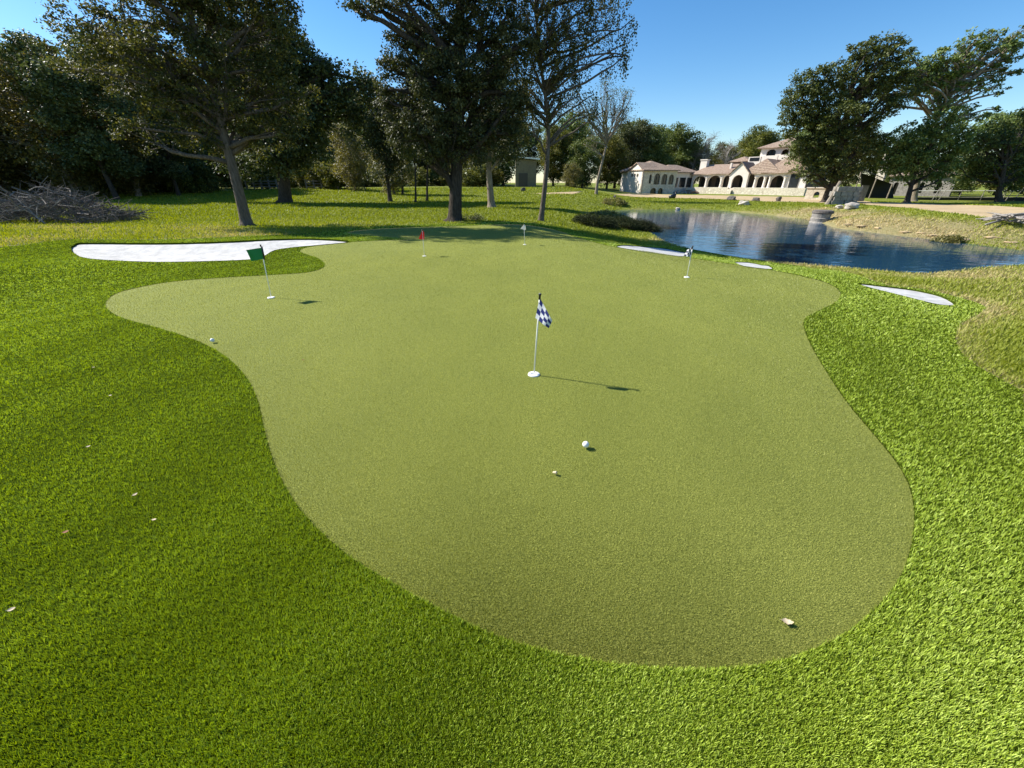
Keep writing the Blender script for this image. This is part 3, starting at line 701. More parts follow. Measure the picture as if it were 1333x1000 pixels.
# ------------------------------------------------------------------ shrubs on the near bank
def shrub(name, label, px, py, w, h, lm, group=None, leaf=0.05, n=90, cat='shrub'):
    b = ground(px, py); root = tag(empty(name, b), label, cat, group)
    mb = MB(); cs = []
    for i in range(n):
        a = random.uniform(0, 6.28); r = w*math.sqrt(random.random()); q = Vector((math.cos(a)*r, math.sin(a)*r*0.6, h*(1-(r/w)**2*0.6)*random.uniform(0.35, 1)))
        q.z += hz(b.x+q.x, b.y+q.y)-b.z
        if i % 3 == 0: mb.tube([(0, 0, -.04), (q.x*.4, q.y*.4, hz(b.x+q.x*.4, b.y+q.y*.4)-b.z-.02), (q.x*.8, q.y*.8, q.z*.6), tuple(q)], [0.014, 0.012, 0.009, 0.004], 4, False)
        cs.append(q)
    me = bpy.data.meshes.new('stem'); me.from_pydata(mb.v, [], mb.f); link_mesh('stem', me, M['bark_dark'], root, False)
    cm = leaf_mesh('foliage', np.array(cs), np.full(n, 0.22), 46, leaf, 0.0, 0.8); link_mesh('foliage', cm, lm, root, False)
for px, py, w, h, lab in [(838,300,1.5,.6,'low shade-dark shrub at the pond corner, rightmost of the bank shrubs'),(808,296,1.5,.6,'low shade-dark shrub on the near bank, second from the pond corner'),
                          (775,294,1.4,.6,'low shade-dark shrub on the near bank farthest from the pond corner'),(862,307,0.6,.25,'tiny shrub overhanging the water at the pond corner')]:
    shrub('bank_shrub', lab, px, py, w, h, M['leaf_shade'], 'low shrubs on the near bank', n=260)
shrub('ivy_clump', 'ragged green sprout growing at the right of the central oak trunk', 611, 287, 0.9, 0.25, M['leaf_oak'], n=40)
for px, py, w, h, lab in [(800,266,1.6,.7,'weedy green clump on the far bank left end'),(1225,320,.9,.3,'small reed clump at the right water edge'),(795,283,1.5,.4,'grassy clump at the left end of the pond')]:
    shrub('weed_clump', lab, px, py, w, h, M['leaf_rust'], leaf=0.09)

# ------------------------------------------------------------------ brush pile
b0 = ground(68, 288); root = tag(empty('brush_pile', b0), 'long heap of bare grey branches piled before the wood on the left', 'brush pile')
mb = MB(); mt = MB()
bw = 100*b0.y/540.0
for i in range(900):
    u = random.uniform(-1, 1); w = random.uniform(-1, 1); hh = 1.3*(max(0.02, 1-abs(u)**2.4))*max(0.1, 1-w*w*0.7)*(1+.25*math.sin(u*7))
    c = Vector((u*bw*0.95, w*1.5, hh*random.random()**0.7+.05)); 
    a = random.gauss(0, 0.7)+(math.pi if random.random() < .5 else 0); el = random.gauss(0.1, 0.35); L = random.uniform(0.7, 2.2)*(1 if i > 70 else 1.4)
    d = Vector((math.cos(a)*math.cos(el), math.sin(a)*math.cos(el), math.sin(el)))
    p0, p1 = c-d*L/2, c+d*L/2; p0.z = max(p0.z, .02); p1.z = max(p1.z, .02)
    r = random.uniform(0.008, 0.02) if i > 60 else random.uniform(.025, .05)
    tgt = mt if i % 5 == 0 else mb
    pl = bend(p0, p1, 0.09, 4); tgt.tube(pl, [r, r*.9, r*.7, r*.5, r*.25], 4, False)
    for k in range(3):
        q = pl[random.randint(1, 3)]; e = q+Vector((random.gauss(0, .3), random.gauss(0, .3), abs(random.gauss(0, .28))))*L*.5
        tgt.tube([q, q.lerp(e, .5)+Vector((0, 0, .03)), e], [r*.55, r*.4, r*.2], 3, False)
for mbx, mat, nm in ((mb, M['bark_brush'], 'branch_heap'), (mt, M['bark_grey'], 'pale_branches')):
    me = bpy.data.meshes.new(nm); me.from_pydata(mbx.v, [], mbx.f); link_mesh(nm, me, mat, root, False)

# ------------------------------------------------------------------ flags
def uvgrid(name, corners, nu, nv, mats, parent, wave=0.012, depthdir=Vector((0, 1, 0)), fold=2.0):
    """cloth between four corners (tl, tr, br, bl); faces carry uv for the checks"""
    tl, tr, br, bl = corners; vs = []; uvs = []
    for j in range(nv+1):
        for i in range(nu+1):
            u, v = i/nu, j/nv
            p = tl.lerp(tr, u).lerp(bl.lerp(br, u), v)
            p = p+depthdir*(wave*math.sin(u*math.pi*fold+v*1.5)*u)
            vs.append(p); uvs.append((u, 1-v))
    th = depthdir.normalized()*0.0012; n = len(vs)
    fs = []; q = lambda i, j: j*(nu+1)+i
    for j in range(nv):
        for i in range(nu): fs.append([q(i, j), q(i, j+1), q(i+1, j+1), q(i+1, j)])
    fs2 = [[a+n for a in f[::-1]] for f in fs]
    me = bpy.data.meshes.new(name); me.from_pydata([tuple(v) for v in vs]+[tuple(v+th) for v in vs], [], fs+fs2)
    uvl = me.uv_layers.new(name='cloth')
    for lp in me.loops: uvl.data[lp.index].uv = uvs[lp.vertex_index % n]
    me.polygons.foreach_set("use_smooth", [True]*len(me.polygons)); me.update()
    return link_mesh(name, me, mats, parent)
def cloth(name, c1, c2=None, nx=5, ny=5):
    m, n, l, p = newmat(name)
    if c2 is None:
        p.inputs["Base Color"].default_value = (*c1, 1); col = None
    else:
        uv = n.new("ShaderNodeUVMap"); mp = n.new("ShaderNodeMapping"); mp.inputs["Scale"].default_value = (nx, ny, 1); mp.inputs["Location"].default_value = (0.001, 0.001, 0.5)
        l.new(uv.outputs[0], mp.inputs[0]); ck = n.new("ShaderNodeTexChecker"); ck.inputs["Scale"].default_value = 1
        ck.inputs[1].default_value = (*c1, 1); ck.inputs[2].default_value = (*c2, 1); l.new(mp.outputs[0], ck.inputs[0]); l.new(ck.outputs[0], p.inputs["Base Color"]); col = ck.outputs[0]
    p.inputs["Roughness"].default_value = 0.6
    t = n.new("ShaderNodeBsdfTranslucent"); ms = n.new("ShaderNodeMixShader"); ms.inputs[0].default_value = 0.35
    if col is not None: l.new(col, t.inputs[0])
    else: t.inputs[0].default_value = (*c1, 1)
    l.new(p.outputs[0], ms.inputs[1]); l.new(t.outputs[0], ms.inputs[2]); l.new(ms.outputs[0], n["Material Output"].inputs[0])
    return m
M['c_blue'] = cloth('navy_white_checks', (0.014, 0.024, 0.19), (0.80, 0.80, 0.82), 4, 4)
M['c_black'] = cloth('charcoal_white_checks', (0.03, 0.03, 0.07), (0.78, 0.78, 0.80), 4, 4)
M['c_green'] = cloth('green_nylon', (0.01, 0.22, 0.07)); M['c_red'] = cloth('red_nylon', (0.62, 0.03, 0.03)); M['c_white'] = cloth('white_nylon', (0.80, 0.78, 0.74))
M['c_pale'] = cloth('pale_green_print', (0.25, 0.5, 0.3))
def golf_flag(label, base, top, corners, mat, pole_mat, topn=0.05, wave=0.012, sleeve=None):
    b = ground(*base); Y0 = b.y
    root = tag(empty('golf_flag', b), label, 'golf flag', 'golf flags of the putting green')
    t = at_Y(top[0], top[1], Y0)
    mb = MB(); mb.tube([b+Vector((0, 0, -.02)), b.lerp(t, 0.5), t], 0.0062, 10); mb.build('pole', pole_mat, root, True)
    mb = MB(); d = (t-b).normalized(); mb.tube([t-d*topn, t-d*topn*.35, t-d*topn*.3, t], [0.009, 0.009, 0.012, 0.012], 12); mb.build('knob', M['black_plastic'], root, True)
    mb = MB(); mb.lathe(b+Vector((0, 0, -0.004)), [(0.0, 0.008), (0.02, 0.008), (0.022, 0.012), (0.050, 0.012), (0.054, 0.006), (0.054, 0.0)], 28)
    mb.build('cup_ring', M['white_paint'], root, True)
    cs = [at_Y(px, py, Y0+off) for px, py, off in corners]
    f = uvgrid('flag_cloth', cs, 14, 10, mat, root, wave)
    if sleeve:
        s0, s1 = at_Y(*sleeve[0], Y0), at_Y(*sleeve[1], Y0); mb = MB(); mb.tube([s0, s1], 0.012, 10); mb.build('sleeve', M['black_plastic'], f, True)
    return root
golf_flag('navy and white checkered flag leaning over the near cup', (695, 487.5), (703, 382), [(702.5,387.5,.0),(719,417.5,-.09),(714.5,428,-.10),(697,414,-.012)], M['c_blue'], M['white_paint'], 0.05)
golf_flag('green flag flying left with a black sleeve at the left lobe of the green', (353, 387.5), (339, 318.5), [(341,322.5,0),(320.3,325.5,-.14),(326,340.5,-.13),(344.5,337,0)], M['c_green'], M['white_paint'], 0.03, 0.02, sleeve=((340.5,321),(344.5,338)))
golf_flag('red flag hanging on its pole at the back of the green', (552.5, 333.5), (549.5, 299), [(550,300,0),(552,302,.05),(552,312,.05),(545,311,-.1)], M['c_red'], M['white_paint'], 0.03, 0.03)
golf_flag('white flag hanging on its pole at the far back edge of the green', (683, 318.5), (682.3, 291.5), [(682.3,292,0),(684,294,.05),(684.5,299.5,.05),(677.5,298,-.1)], M['c_white'], M['white_paint'], 0.02, 0.03)
golf_flag('charcoal and white checkered flag hanging near the thin bunker on the right', (894, 361), (902, 320), [(901.5,321.5,0),(895,325,.05),(891,333.5,.03),(899.5,335,-.01)], M['c_black'], M['white_paint'], 0.06, 0.03)
# printed check mark on the green flag
fl = [o for o in bpy.data.objects if o.name.startswith('flag_cloth')][1]
mb = MB(); g0 = bpy.data.objects['golf_flag.001']; Y0 = g0.location.y
mb.tube([at_Y(325, 331, Y0+.03), at_Y(327, 334, Y0+.03), at_Y(333, 326.5, Y0+.015)], 0.0035, 6); mb.build('printed_mark', M['c_pale'], fl)

# ------------------------------------------------------------------ balls and litter
def golf_ball(label, px, py):
    b = ground(px, py); R = 0.0214
    mb = MB(); n = 26; prof = []
    vs = []; fs = []
    for j in range(n+1):
        for i in range(n*2):
            th, ph = math.pi*j/n, math.pi*i/n; r = R*(1-0.012*(0.5+0.5*math.sin(ph*9)*math.sin(th*18)))
            vs.append((b.x+r*math.sin(th)*math.cos(ph), b.y+r*math.sin(th)*math.sin(ph), b.z+R+0.006+r*math.cos(th)))
    for j in range(n):
        for i in range(2*n): fs.append([j*2*n+i, (j+1)*2*n+i, (j+1)*2*n+(i+1) % (2*n), j*2*n+(i+1) % (2*n)])
    mb.add(vs, fs); o = mb.build('golf_ball', M['white_paint'], None, True); tag(o, label, 'golf ball', 'golf balls on the putting green')
golf_ball('white golf ball near the front of the green below the navy checkered flag', 762, 583)
golf_ball('white golf ball beside the left edge of the green below the green flag', 277.5, 446)
def leafy(label, px, py, L, mat, rz, cat='leaf', curl=0.25, name='fallen_leaf', lift=0.02):
    b = ground(px, py); mb = MB(); n = 8; top = []; bot = []
    for i in range(n+1):
        t = i/n; w = 0.24*L*math.sin(math.pi*t**0.8)*(1+.25*math.sin(t*19))+0.002; x = (t-.5)*L; z = curl*L*(t-.5)**2*2
        for sgn in (-1, 0, 1): top.append((x, sgn*w, z+(0.25*w if sgn else 0)))
    vs = top+[(a, b_, c-0.0015) for a, b_, c in top]; fs = []
    m = len(top)
    for i in range(n):
        for k in range(2):
            f = [i*3+k, (i+1)*3+k, (i+1)*3+k+1, i*3+k+1]; fs.append(f); fs.append([q+m for q in f[::-1]])
    R = Matrix.Translation((b.x, b.y, b.z+lift)) @ Matrix.Rotation(rz, 4, 'Z') @ Matrix.Rotation(random.uniform(-.3, .3), 4, 'X')
    mb.add([R @ Vector(v) for v in vs], fs); mb.tube([R @ Vector((-.5*L, 0, curl*L*.5)), R @ Vector((-.72*L, .03*L, curl*L*.6))], 0.001, 4)
    tag(mb.build(name, mat), label, cat)
leafy('curled pale dry leaf on the green near its lower right edge', 1024, 812, 0.040, M['deadleaf'], -0.2, lift=.012)
leafy('pale dry leaf on the turf at the far left foreground', 21, 799, 0.022, M['deadleaf'], 0.6, lift=.03)
leafy('narrow pale leaf on the left turf nearest the green edge', 179, 649, 0.022, M['deadleaf'], 1.2, lift=.03)
leafy('small pale leaf on the left turf just below the narrow one', 204, 682, 0.020, M['deadleaf'], 0.1, lift=.03)
leafy('small brown leaf on the left turf beside the picture edge side', 90, 698, 0.024, M['brownleaf'], 0.4, lift=.03)
leafy('tiny pale leaf high on the left turf', 146, 519, 0.020, M['deadleaf'], 0.3, lift=.03)
leafy('tiny leaf on the left turf between ball and frame side', 118, 586, 0.020, M['deadleaf'], 0.8, lift=.03)
leafy('small reddish brown leaf on the green in line with the two balls', 395, 470, 0.02, M['brownleaf'], 0.8, lift=.012)
leafy('pale speck of leaf on the turf right under the left ball', 124, 482, 0.020, M['deadleaf'], 0.1, lift=.03)
b = ground(722, 617.5); mb = MB(); mb.lathe((0, 0, 0), [(0.0008, -.014), (.005, -.010), (.0075, -.002), (.0085, .004), (.0085, .0055), (.0095, .006), (.009, .010), (.005, .013), (.001, .014), (.001, .018)], 14)
R = Matrix.Translation(b+Vector((0, 0, .014))) @ Matrix.Rotation(1.4, 4, Vector((0.3, 1, 0)))
mb.v = [tuple(R @ Vector(v)) for v in mb.v]; tag(mb.build('acorn', M['deadleaf'], None, True), 'tiny pale acorn lying on the green left of the near ball', 'acorn')

# ------------------------------------------------------------------ villa
class Frame:
    def __init__(s, O, u):
        s.O = Vector(O); s.u = Vector(u).normalized(); s.m = Vector((-s.u.y, s.u.x))
        if s.m.y < 0: s.m = -s.m
    def P(s, a, q, z): return Vector((s.O.x+s.u.x*a+s.m.x*q, s.O.y+s.u.y*a+s.m.y*q, z))
    def s_of(s, px, q=0, py=235):
        X, Y, _ = ray(px, py); o = s.O+s.m*q
        # o + a*u = k*(X,Y)
        det = s.u.x*(-Y)-s.u.y*(-X); a = ((-o.x)*(-Y)-(-o.y)*(-X))/det
        return a
    def z_of(s, px, py, q=0):
        a = s.s_of(px, q, py); p = s.P(a, q, 0); X, Y, W = ray(px, py); return CAMZ+W*p.y/Y
def wall_box(mb, fr, s0, s1, q0, q1, z0, z1):
    a = [fr.P(s0, q0, z0), fr.P(s1, q0, z0), fr.P(s1, q1, z0), fr.P(s0, q1, z0)]; bq = [Vector((p.x, p.y, z1)) for p in a]
    mb.prism(a, bq)
def arcade(mb, fr, s0, s1, q, t, z0, z1, bays, K=10):
    """wall from s0 to s1 with round-headed openings; bays: (a, b, sill, crown)"""
    cur = s0
    for (a, b_, sill, crown) in sorted(bays):
        wall_box(mb, fr, cur, a, q, q+t, z0, z1)
        if sill > z0+0.02: wall_box(mb, fr, a, b_, q, q+t, z0, sill)
        rise = min((b_-a)/2, (crown-sill)*0.5); sp = crown-rise; c = (a+b_)/2; h = (b_-a)/2
        prev = None
        for k in range(K+1):
            an = math.pi*(1-k/K); x = c+h*math.cos(an); z = sp+rise*math.sin(an)
            if prev:
                A = [fr.P(prev[0], q, prev[1]), fr.P(x, q, z), fr.P(x, q, z1), fr.P(prev[0], q, z1)]
                B = [fr.P(prev[0], q+t, prev[1]), fr.P(x, q+t, z), fr.P(x, q+t, z1), fr.P(prev[0], q+t, z1)]
                mb.prism(A, B)
            prev = (x, z)
        cur = b_
    wall_box(mb, fr, cur, s1, q, q+t, z0, z1)
def hip(mb, fr, s0, s1, q0, q1, ze, zr, oh=0.5, gable=(False, False), run=None):
    s0 -= oh; s1 += oh; q0 -= oh; q1 += oh; run = run or min(s1-s0, q1-q0)/2
    if (s1-s0) >= (q1-q0):
        r0 = (s0+(0 if gable[0] else run), (q0+q1)/2); r1 = (s1-(0 if gable[1] else run), (q0+q1)/2)
    else: r0 = ((s0+s1)/2, q0+(0 if gable[0] else run)); r1 = ((s0+s1)/2, q1-(0 if gable[1] else run))
    e = [fr.P(s0, q0, ze), fr.P(s1, q0, ze), fr.P(s1, q1, ze), fr.P(s0, q1, ze)]
    lo = [v-Vector((0, 0, .18)) for v in e]
    R0, R1 = fr.P(*r0, zr), fr.P(*r1, zr)
    if (s1-s0) >= (q1-q0): fs = [[4, 5, 9, 8], [5, 6, 9], [6, 7, 8, 9], [7, 4, 8]]
    else: fs = [[4, 5, 8], [5, 6, 9, 8], [6, 7, 9], [7, 4, 8, 9]]
    fs += [[0, 1, 5, 4], [1, 2, 6, 5], [2, 3, 7, 6], [3, 0, 4, 7], [3, 2, 1, 0]]
    mb.add(lo+e+[R0, R1], fs)
A = at_Y(901, 248, 103); B = at_Y(1050, 252, 85)
fr = Frame((A.x, A.y), (B.x-A.x, B.y-A.y))
S_ = lambda px, q=0: fr.s_of(px, q)
zfl = fr.z_of(965, 245, 0); zev = fr.z_of(990, 225.5, 0); gz = fr.z_of(1000, 256, -3.0)
villa = tag(empty('villa', fr.P(10, 3, gz)), 'large cream villa with clay tile roofs and arcades beyond the pond', 'villa')
def vb(mb, name, mat, parent=None, smooth=False): return mb.build(name, mat, parent or villa, smooth)
mb = MB(); wall_box(mb, fr, S_(903, -3), S_(950, -3), -3.0, -2.6, gz-1, zfl+0.15); wall_box(mb, fr, S_(956, -3), S_(1052, -3), -3.0, -2.6, gz-1, zfl+0.15)
wall_box(mb, fr, S_(1051, -3), S_(1052, -3), -2.6, 1, gz-1, zfl+0.15); vb(mb, 'terrace_wall', M['stone'])
mb = MB(); wall_box(mb, fr, S_(901), S_(1052), -2.6, 0.0, zfl-.5, zfl-.02)
for k in range(3): wall_box(mb, fr, S_(950, -3), S_(956, -3), -3.6+.3*k, -2.6, gz-.3, zfl-.5+.17*k)
vb(mb, 'terrace_floor', M['stone'])
# arcade front
bays = []
for x0, x1, cy in [(902.5,919,229),(921.5,938,228.5),(941,950,228.5),(972.5,982,226.8),(985.5,994.5,229.5),(997,1001.5,229),(1003.5,1021,228.5)]:
    bays.append((S_(x0), S_(x1), zfl, fr.z_of((x0+x1)/2, cy)))
mb = MB(); arcade(mb, fr, S_(900.5), S_(952), 0, .45, zfl-.1, zev, bays[:3]); arcade(mb, fr, S_(970), S_(1050), 0, .45, zfl-.1, zev, bays[3:])
vb(mb, 'arcade_wall', M['stucco'])
# columns
for px in (920.2, 939.6, 951, 970.6, 983.8, 995.8, 1002.5, 1022):
    s = S_(px); c = fr.P(s, -.12, zfl); mb = MB()
    mb.lathe((c.x, c.y, zfl), [(.36, 0), (.36, .15), (.27, .25), (.24, 1.2), (.23, 1.9), (.34, 2.05), (.34, 2.15), (0, 2.15)], 12); vb(mb, 'column', M['stucco'], smooth=False)
# gabled entrance porch
q = -0.9; g0, g1, gm = fr.s_of(949, q), fr.s_of(972.5, q), fr.s_of(963, q); zg = fr.z_of(963, 212.5, q); ze2 = fr.z_of(951, 226, q)
mb = MB(); arcade(mb, fr, g0, g1, q, .45, zfl-.1, ze2, [(fr.s_of(953, q), fr.s_of(967, q), zfl, fr.z_of(960, 227.8, q))])
mb.prism([fr.P(g0, q, ze2), fr.P(g1, q, ze2), fr.P((g0+g1)/2, q, zg)], [fr.P(g0, q+.45, ze2), fr.P(g1, q+.45, ze2), fr.P((g0+g1)/2, q+.45, zg)])
wall_box(mb, fr, g0, g0+.4, q+.45, 0, zfl, ze2); wall_box(mb, fr, g1-.4, g1, q+.45, 0, zfl, ze2)
vb(mb, 'porch_gable', M['stucco'])
mb = MB(); gc_ = (g0+g1)/2
for sg, e in ((-1, g0-.35), (1, g1+.35)):
    zz = ze2-0.25
    a_ = [fr.P(e, q-.25, zz), fr.P(gc_, q-.25, zg+.12), fr.P(gc_, 5, zg+.12), fr.P(e, 5, zz)]
    mb.prism(a_, [v+Vector((0, 0, .16)) for v in a_])
vb(mb, 'porch_roof', M['tile'])
# rooms behind the arcade
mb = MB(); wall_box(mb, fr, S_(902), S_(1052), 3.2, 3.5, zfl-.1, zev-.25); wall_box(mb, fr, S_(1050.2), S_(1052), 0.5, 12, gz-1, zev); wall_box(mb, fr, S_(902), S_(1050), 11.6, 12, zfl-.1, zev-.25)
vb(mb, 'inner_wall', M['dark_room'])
for x0, x1 in [(905,911),(913,918),(924,929),(931,937),(955,965),(974,981),(986,993),(1004,1011),(1013,1019)]:
    mb = MB(); wall_box(mb, fr, S_(x0), S_(x1), 3.1, 3.2, zfl, zfl+2.1); w = vb(mb, 'window', M['frame_dark'])
    mb = MB(); wall_box(mb, fr, S_(x0)+.1, S_(x1)-.1, 3.05, 3.1, zfl+.1, zfl+2.0); vb(mb, 'pane', M['glass'], w)
# big corner window in the right wall section
mb = MB(); wall_box(mb, fr, S_(1028), S_(1040), -.12, 0, zfl+.05, zev-.25); w = vb(mb, 'window', M['frame_dark'])
mb = MB(); wall_box(mb, fr, S_(1028.8), S_(1039.2), -.16, -.12, zfl+.18, zev-.38); vb(mb, 'pane', M['glass'], w)
mb = MB(); hip(mb, fr, S_(901), S_(960), 0, 9, zev+.03, fr.z_of(930, 214.3, 4.5), run=2.2); vb(mb, 'roof', M['tile'])
mb = MB(); hip(mb, fr, S_(966), S_(1012), 0.05, 12, zev+.05, fr.z_of(995, 208, 6), run=1.5); vb(mb, 'roof', M['tile'])
mb = MB(); hip(mb, fr, S_(993), S_(1049), -.1, 16, zev+.08, fr.z_of(1024, 197, 8), run=5); vb(mb, 'roof', M['tile'])
# chimney
cq = 3; c0, c1 = fr.s_of(907.5, cq), fr.s_of(915.5, cq); zc = fr.z_of(911, 209, cq)
mb = MB(); wall_box(mb, fr, c0, c1, cq, cq+1.2, zev-.5, zc); wall_box(mb, fr, c0-.12, c1+.12, cq-.12, cq+1.32, zc, zc+.2); vb(mb, 'chimney', M['stucco'])
# upper storey and tower
tq = 9.0; t0, t1 = fr.s_of(981, tq), fr.s_of(1035, tq); tz1 = fr.z_of(990, 194, tq); tz0 = zev+.6
mb = MB(); arcade(mb, fr, t0, t1, tq, .4, tz0, tz1, [(fr.s_of(988.5, tq), fr.s_of(1000, tq), fr.z_of(994, 203, tq), fr.z_of(994, 195.3, tq)), (fr.s_of(1007, tq), fr.s_of(1016, tq), fr.z_of(1010, 202, tq), fr.z_of(1010, 195, tq))])
wall_box(mb, fr, t0, t0+.4, tq+.4, tq+8, tz0, tz1); wall_box(mb, fr, t1-.4, t1, tq+.4, tq+8, tz0, tz1); wall_box(mb, fr, t0+.4, t1-.4, tq+7.6, tq+8, tz0, tz1); vb(mb, 'tower_wall', M['stucco'])
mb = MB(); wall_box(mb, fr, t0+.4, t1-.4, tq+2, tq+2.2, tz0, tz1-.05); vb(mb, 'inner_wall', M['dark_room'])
for a_, b_ in ((990, 993.6), (995, 999)):
    mb = MB(); wall_box(mb, fr, fr.s_of(a_, tq), fr.s_of(b_, tq), tq+.5, tq+.6, fr.z_of(994, 203, tq), fr.z_of(994, 196.5, tq)); vb(mb, 'pane', M['glass'])
mb = MB(); hip(mb, fr, t0, fr.s_of(1034, tq), tq, tq+8, tz1+.2, fr.z_of(1011, 180.5, tq+4), .7); vb(mb, 'tower_roof', M['tile'])
bq_ = 7.0; b0_, b1_ = fr.s_of(967.5, bq_), fr.s_of(983, bq_)
mb = MB(); wall_box(mb, fr, b0_, b1_, bq_, bq_+4, zev+.5, fr.z_of(975, 204.5, bq_)); vb(mb, 'balcony_room', M['stucco'])
mb = MB(); wall_box(mb, fr, b0_+.3, b1_-.3, bq_-.06, bq_, fr.z_of(975, 210, bq_), fr.z_of(975, 205.5, bq_)); w = vb(mb, 'window', M['glass'])
mb = MB(); wall_box(mb, fr, fr.s_of(984, 6), fr.s_of(1004, 6), 6, 6.3, zev+.4, fr.z_of(990, 203.5, 6)); vb(mb, 'parapet', M['stucco'])
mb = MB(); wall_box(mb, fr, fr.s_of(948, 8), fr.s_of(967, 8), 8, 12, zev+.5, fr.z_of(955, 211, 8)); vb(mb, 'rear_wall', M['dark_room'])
mb = MB(); hip(mb, fr, fr.s_of(948, 8), fr.s_of(967, 8), 8, 13, fr.z_of(955, 210, 8), fr.z_of(955, 204.5, 10)); vb(mb, 'rear_roof', M['tile'])
mb = MB(); wall_box(mb, fr, fr.s_of(946, 2), fr.s_of(948, 2), 2, 2.6, zev, fr.z_of(947, 212.5, 2)); vb(mb, 'chimney', M['stucco'])

# left wing
C = at_Y(834, 248, 96); fw = Frame((C.x, C.y), (0.96, 0.28)); fs_ = Frame((C.x, C.y), (-0.28, 0.96))
fs_.m = Vector((0.96, 0.28))
wz0 = hz(C.x, C.y)-.3; wze = fw.z_of(850, 221.8, 0); L_ = lambda px, q=0: fw.s_of(px, q)
winb = [(L_(844.8), L_(848), fw.z_of(846, 239), fw.z_of(846, 227)), (L_(851.2), L_(859), fw.z_of(855, 240.3), fw.z_of(855, 225.8)), (L_(861), L_(868.5), fw.z_of(865, 240.3), fw.z_of(865, 226.5)), (L_(870.3), L_(877), fw.z_of(873, 240.3), fw.z_of(873, 227.3))]
mb = MB(); zmid = fw.z_of(855, 242.5)
arcade(mb, fw, 0, L_(880), 0, .4, zmid, wze, winb)
arcade(mb, fw, 0, L_(880), 0, .4, wz0, zmid, [(L_(848.5), L_(856.5), wz0+.02, fw.z_of(852, 244.8)), (L_(858.5), L_(865.5), wz0+.02, fw.z_of(862, 244.9))])
wall_box(mb, fw, L_(880)-.4, L_(880), .4, 9, wz0, wze); vb(mb, 'wing_wall', M['stone'])
for a_, b_, c_, d_ in winb:
    mb = MB(); wall_box(mb, fw, a_, b_, .3, .36, c_, d_); w = vb(mb, 'window', M['glass'])
    if b_-a_ > .7:
        mb = MB(); wall_box(mb, fw, (a_+b_)/2-.04, (a_+b_)/2+.04, .22, .29, c_, d_); wall_box(mb, fw, a_, b_, .23, .28, c_+(d_-c_)*.6, c_+(d_-c_)*.6+.07); vb(mb, 'mullion', M['frame_dark'], w)
mb = MB(); wall_box(mb, fw, .4, L_(880)-.4, .38, .398, wz0, zmid); vb(mb, 'basement_shade_sheet', M['glass'])  # dark sheet standing in for the unlit space behind the basement arches
# sunlit side wall with gable
g_s = fs_.s_of(816); e_s = fs_.s_of(804.5); zge = wze; zpk = fs_.z_of(826, 213)
fs_wb = [(fs_.s_of(x+1.4), fs_.s_of(x-1.4), fs_.z_of(x, 230.3), fs_.z_of(x, 226)) for x in (821.5, 825.2, 829)]
mb = MB(); arcade(mb, fs_, 0, g_s, 0, .4, wz0, zge, [tuple(q) for q in fs_wb])
mb.prism([fs_.P(0, 0, zge), fs_.P(g_s, 0, zge), fs_.P(g_s*.42, 0, zpk)], [fs_.P(0, .4, zge), fs_.P(g_s, .4, zge), fs_.P(g_s*.42, .4, zpk)])
wall_box(mb, fs_, g_s, e_s, .8, 1.2, wz0, zge-.2); wall_box(mb, fs_, e_s-.4, e_s, 1.2, 8, wz0, zge-.2); vb(mb, 'side_wall', M['stucco'])
for q in fs_wb:
    mb = MB(); wall_box(mb, fs_, q[0], q[1], .3, .35, q[2], q[3]); vb(mb, 'window', M['glass'])
mb = MB(); hip(mb, fw, .3, L_(880), .1, 9.5, wze+.1, fw.z_of(850, 209.5, 4)); vb(mb, 'roof', M['tile'])
mb = MB(); e0 = [fs_.P(-.4, -.3, zge-.2), fs_.P(g_s*.42, -.3, zpk+.05), fs_.P(g_s*.42, 4, zpk+.05), fs_.P(-.4, 4, zge-.2)]; mb.prism(e0, [v+Vector((0, 0, .14)) for v in e0])
e0 = [fs_.P(g_s+.4, -.3, zge-.25), fs_.P(g_s*.42, -.3, zpk+.05), fs_.P(g_s*.42, 4, zpk+.05), fs_.P(g_s+.4, 4, zge-.25)]; mb.prism(e0, [v+Vector((0, 0, .14)) for v in e0]); vb(mb, 'gable_roof', M['tile'])
mb = MB(); hip(mb, fs_, g_s+.3, e_s, .8, 6, zge-.1, zpk-.2, .3); vb(mb, 'roof', M['tile'])
# link between wing and arcade
lk = Frame((fw.P(L_(880), 2.0, 0).x, fw.P(L_(880), 2.0, 0).y), (A.x-fw.P(L_(880), 2, 0).x+.6, A.y-fw.P(L_(880), 2, 0).y+1.5))
ll = (Vector((A.x, A.y))-lk.O).length+1
mb = MB(); wall_box(mb, lk, 0, ll, 0, .4, wz0-.2, wze-.35); vb(mb, 'link_wall', M['stucco'])
for a_, b_ in ((.35, 1.4), (1.75, 2.8), (3.15, 4.0)):
    mb = MB(); wall_box(mb, lk, a_*ll/4.4, b_*ll/4.4, -.08, 0, zfl+.1, zfl+2.1); vb(mb, 'window', M['glass'])
mb = MB(); hip(mb, lk, -1, ll+1, 0, 7, wze-.2, wze+1.35); vb(mb, 'roof', M['tile'])

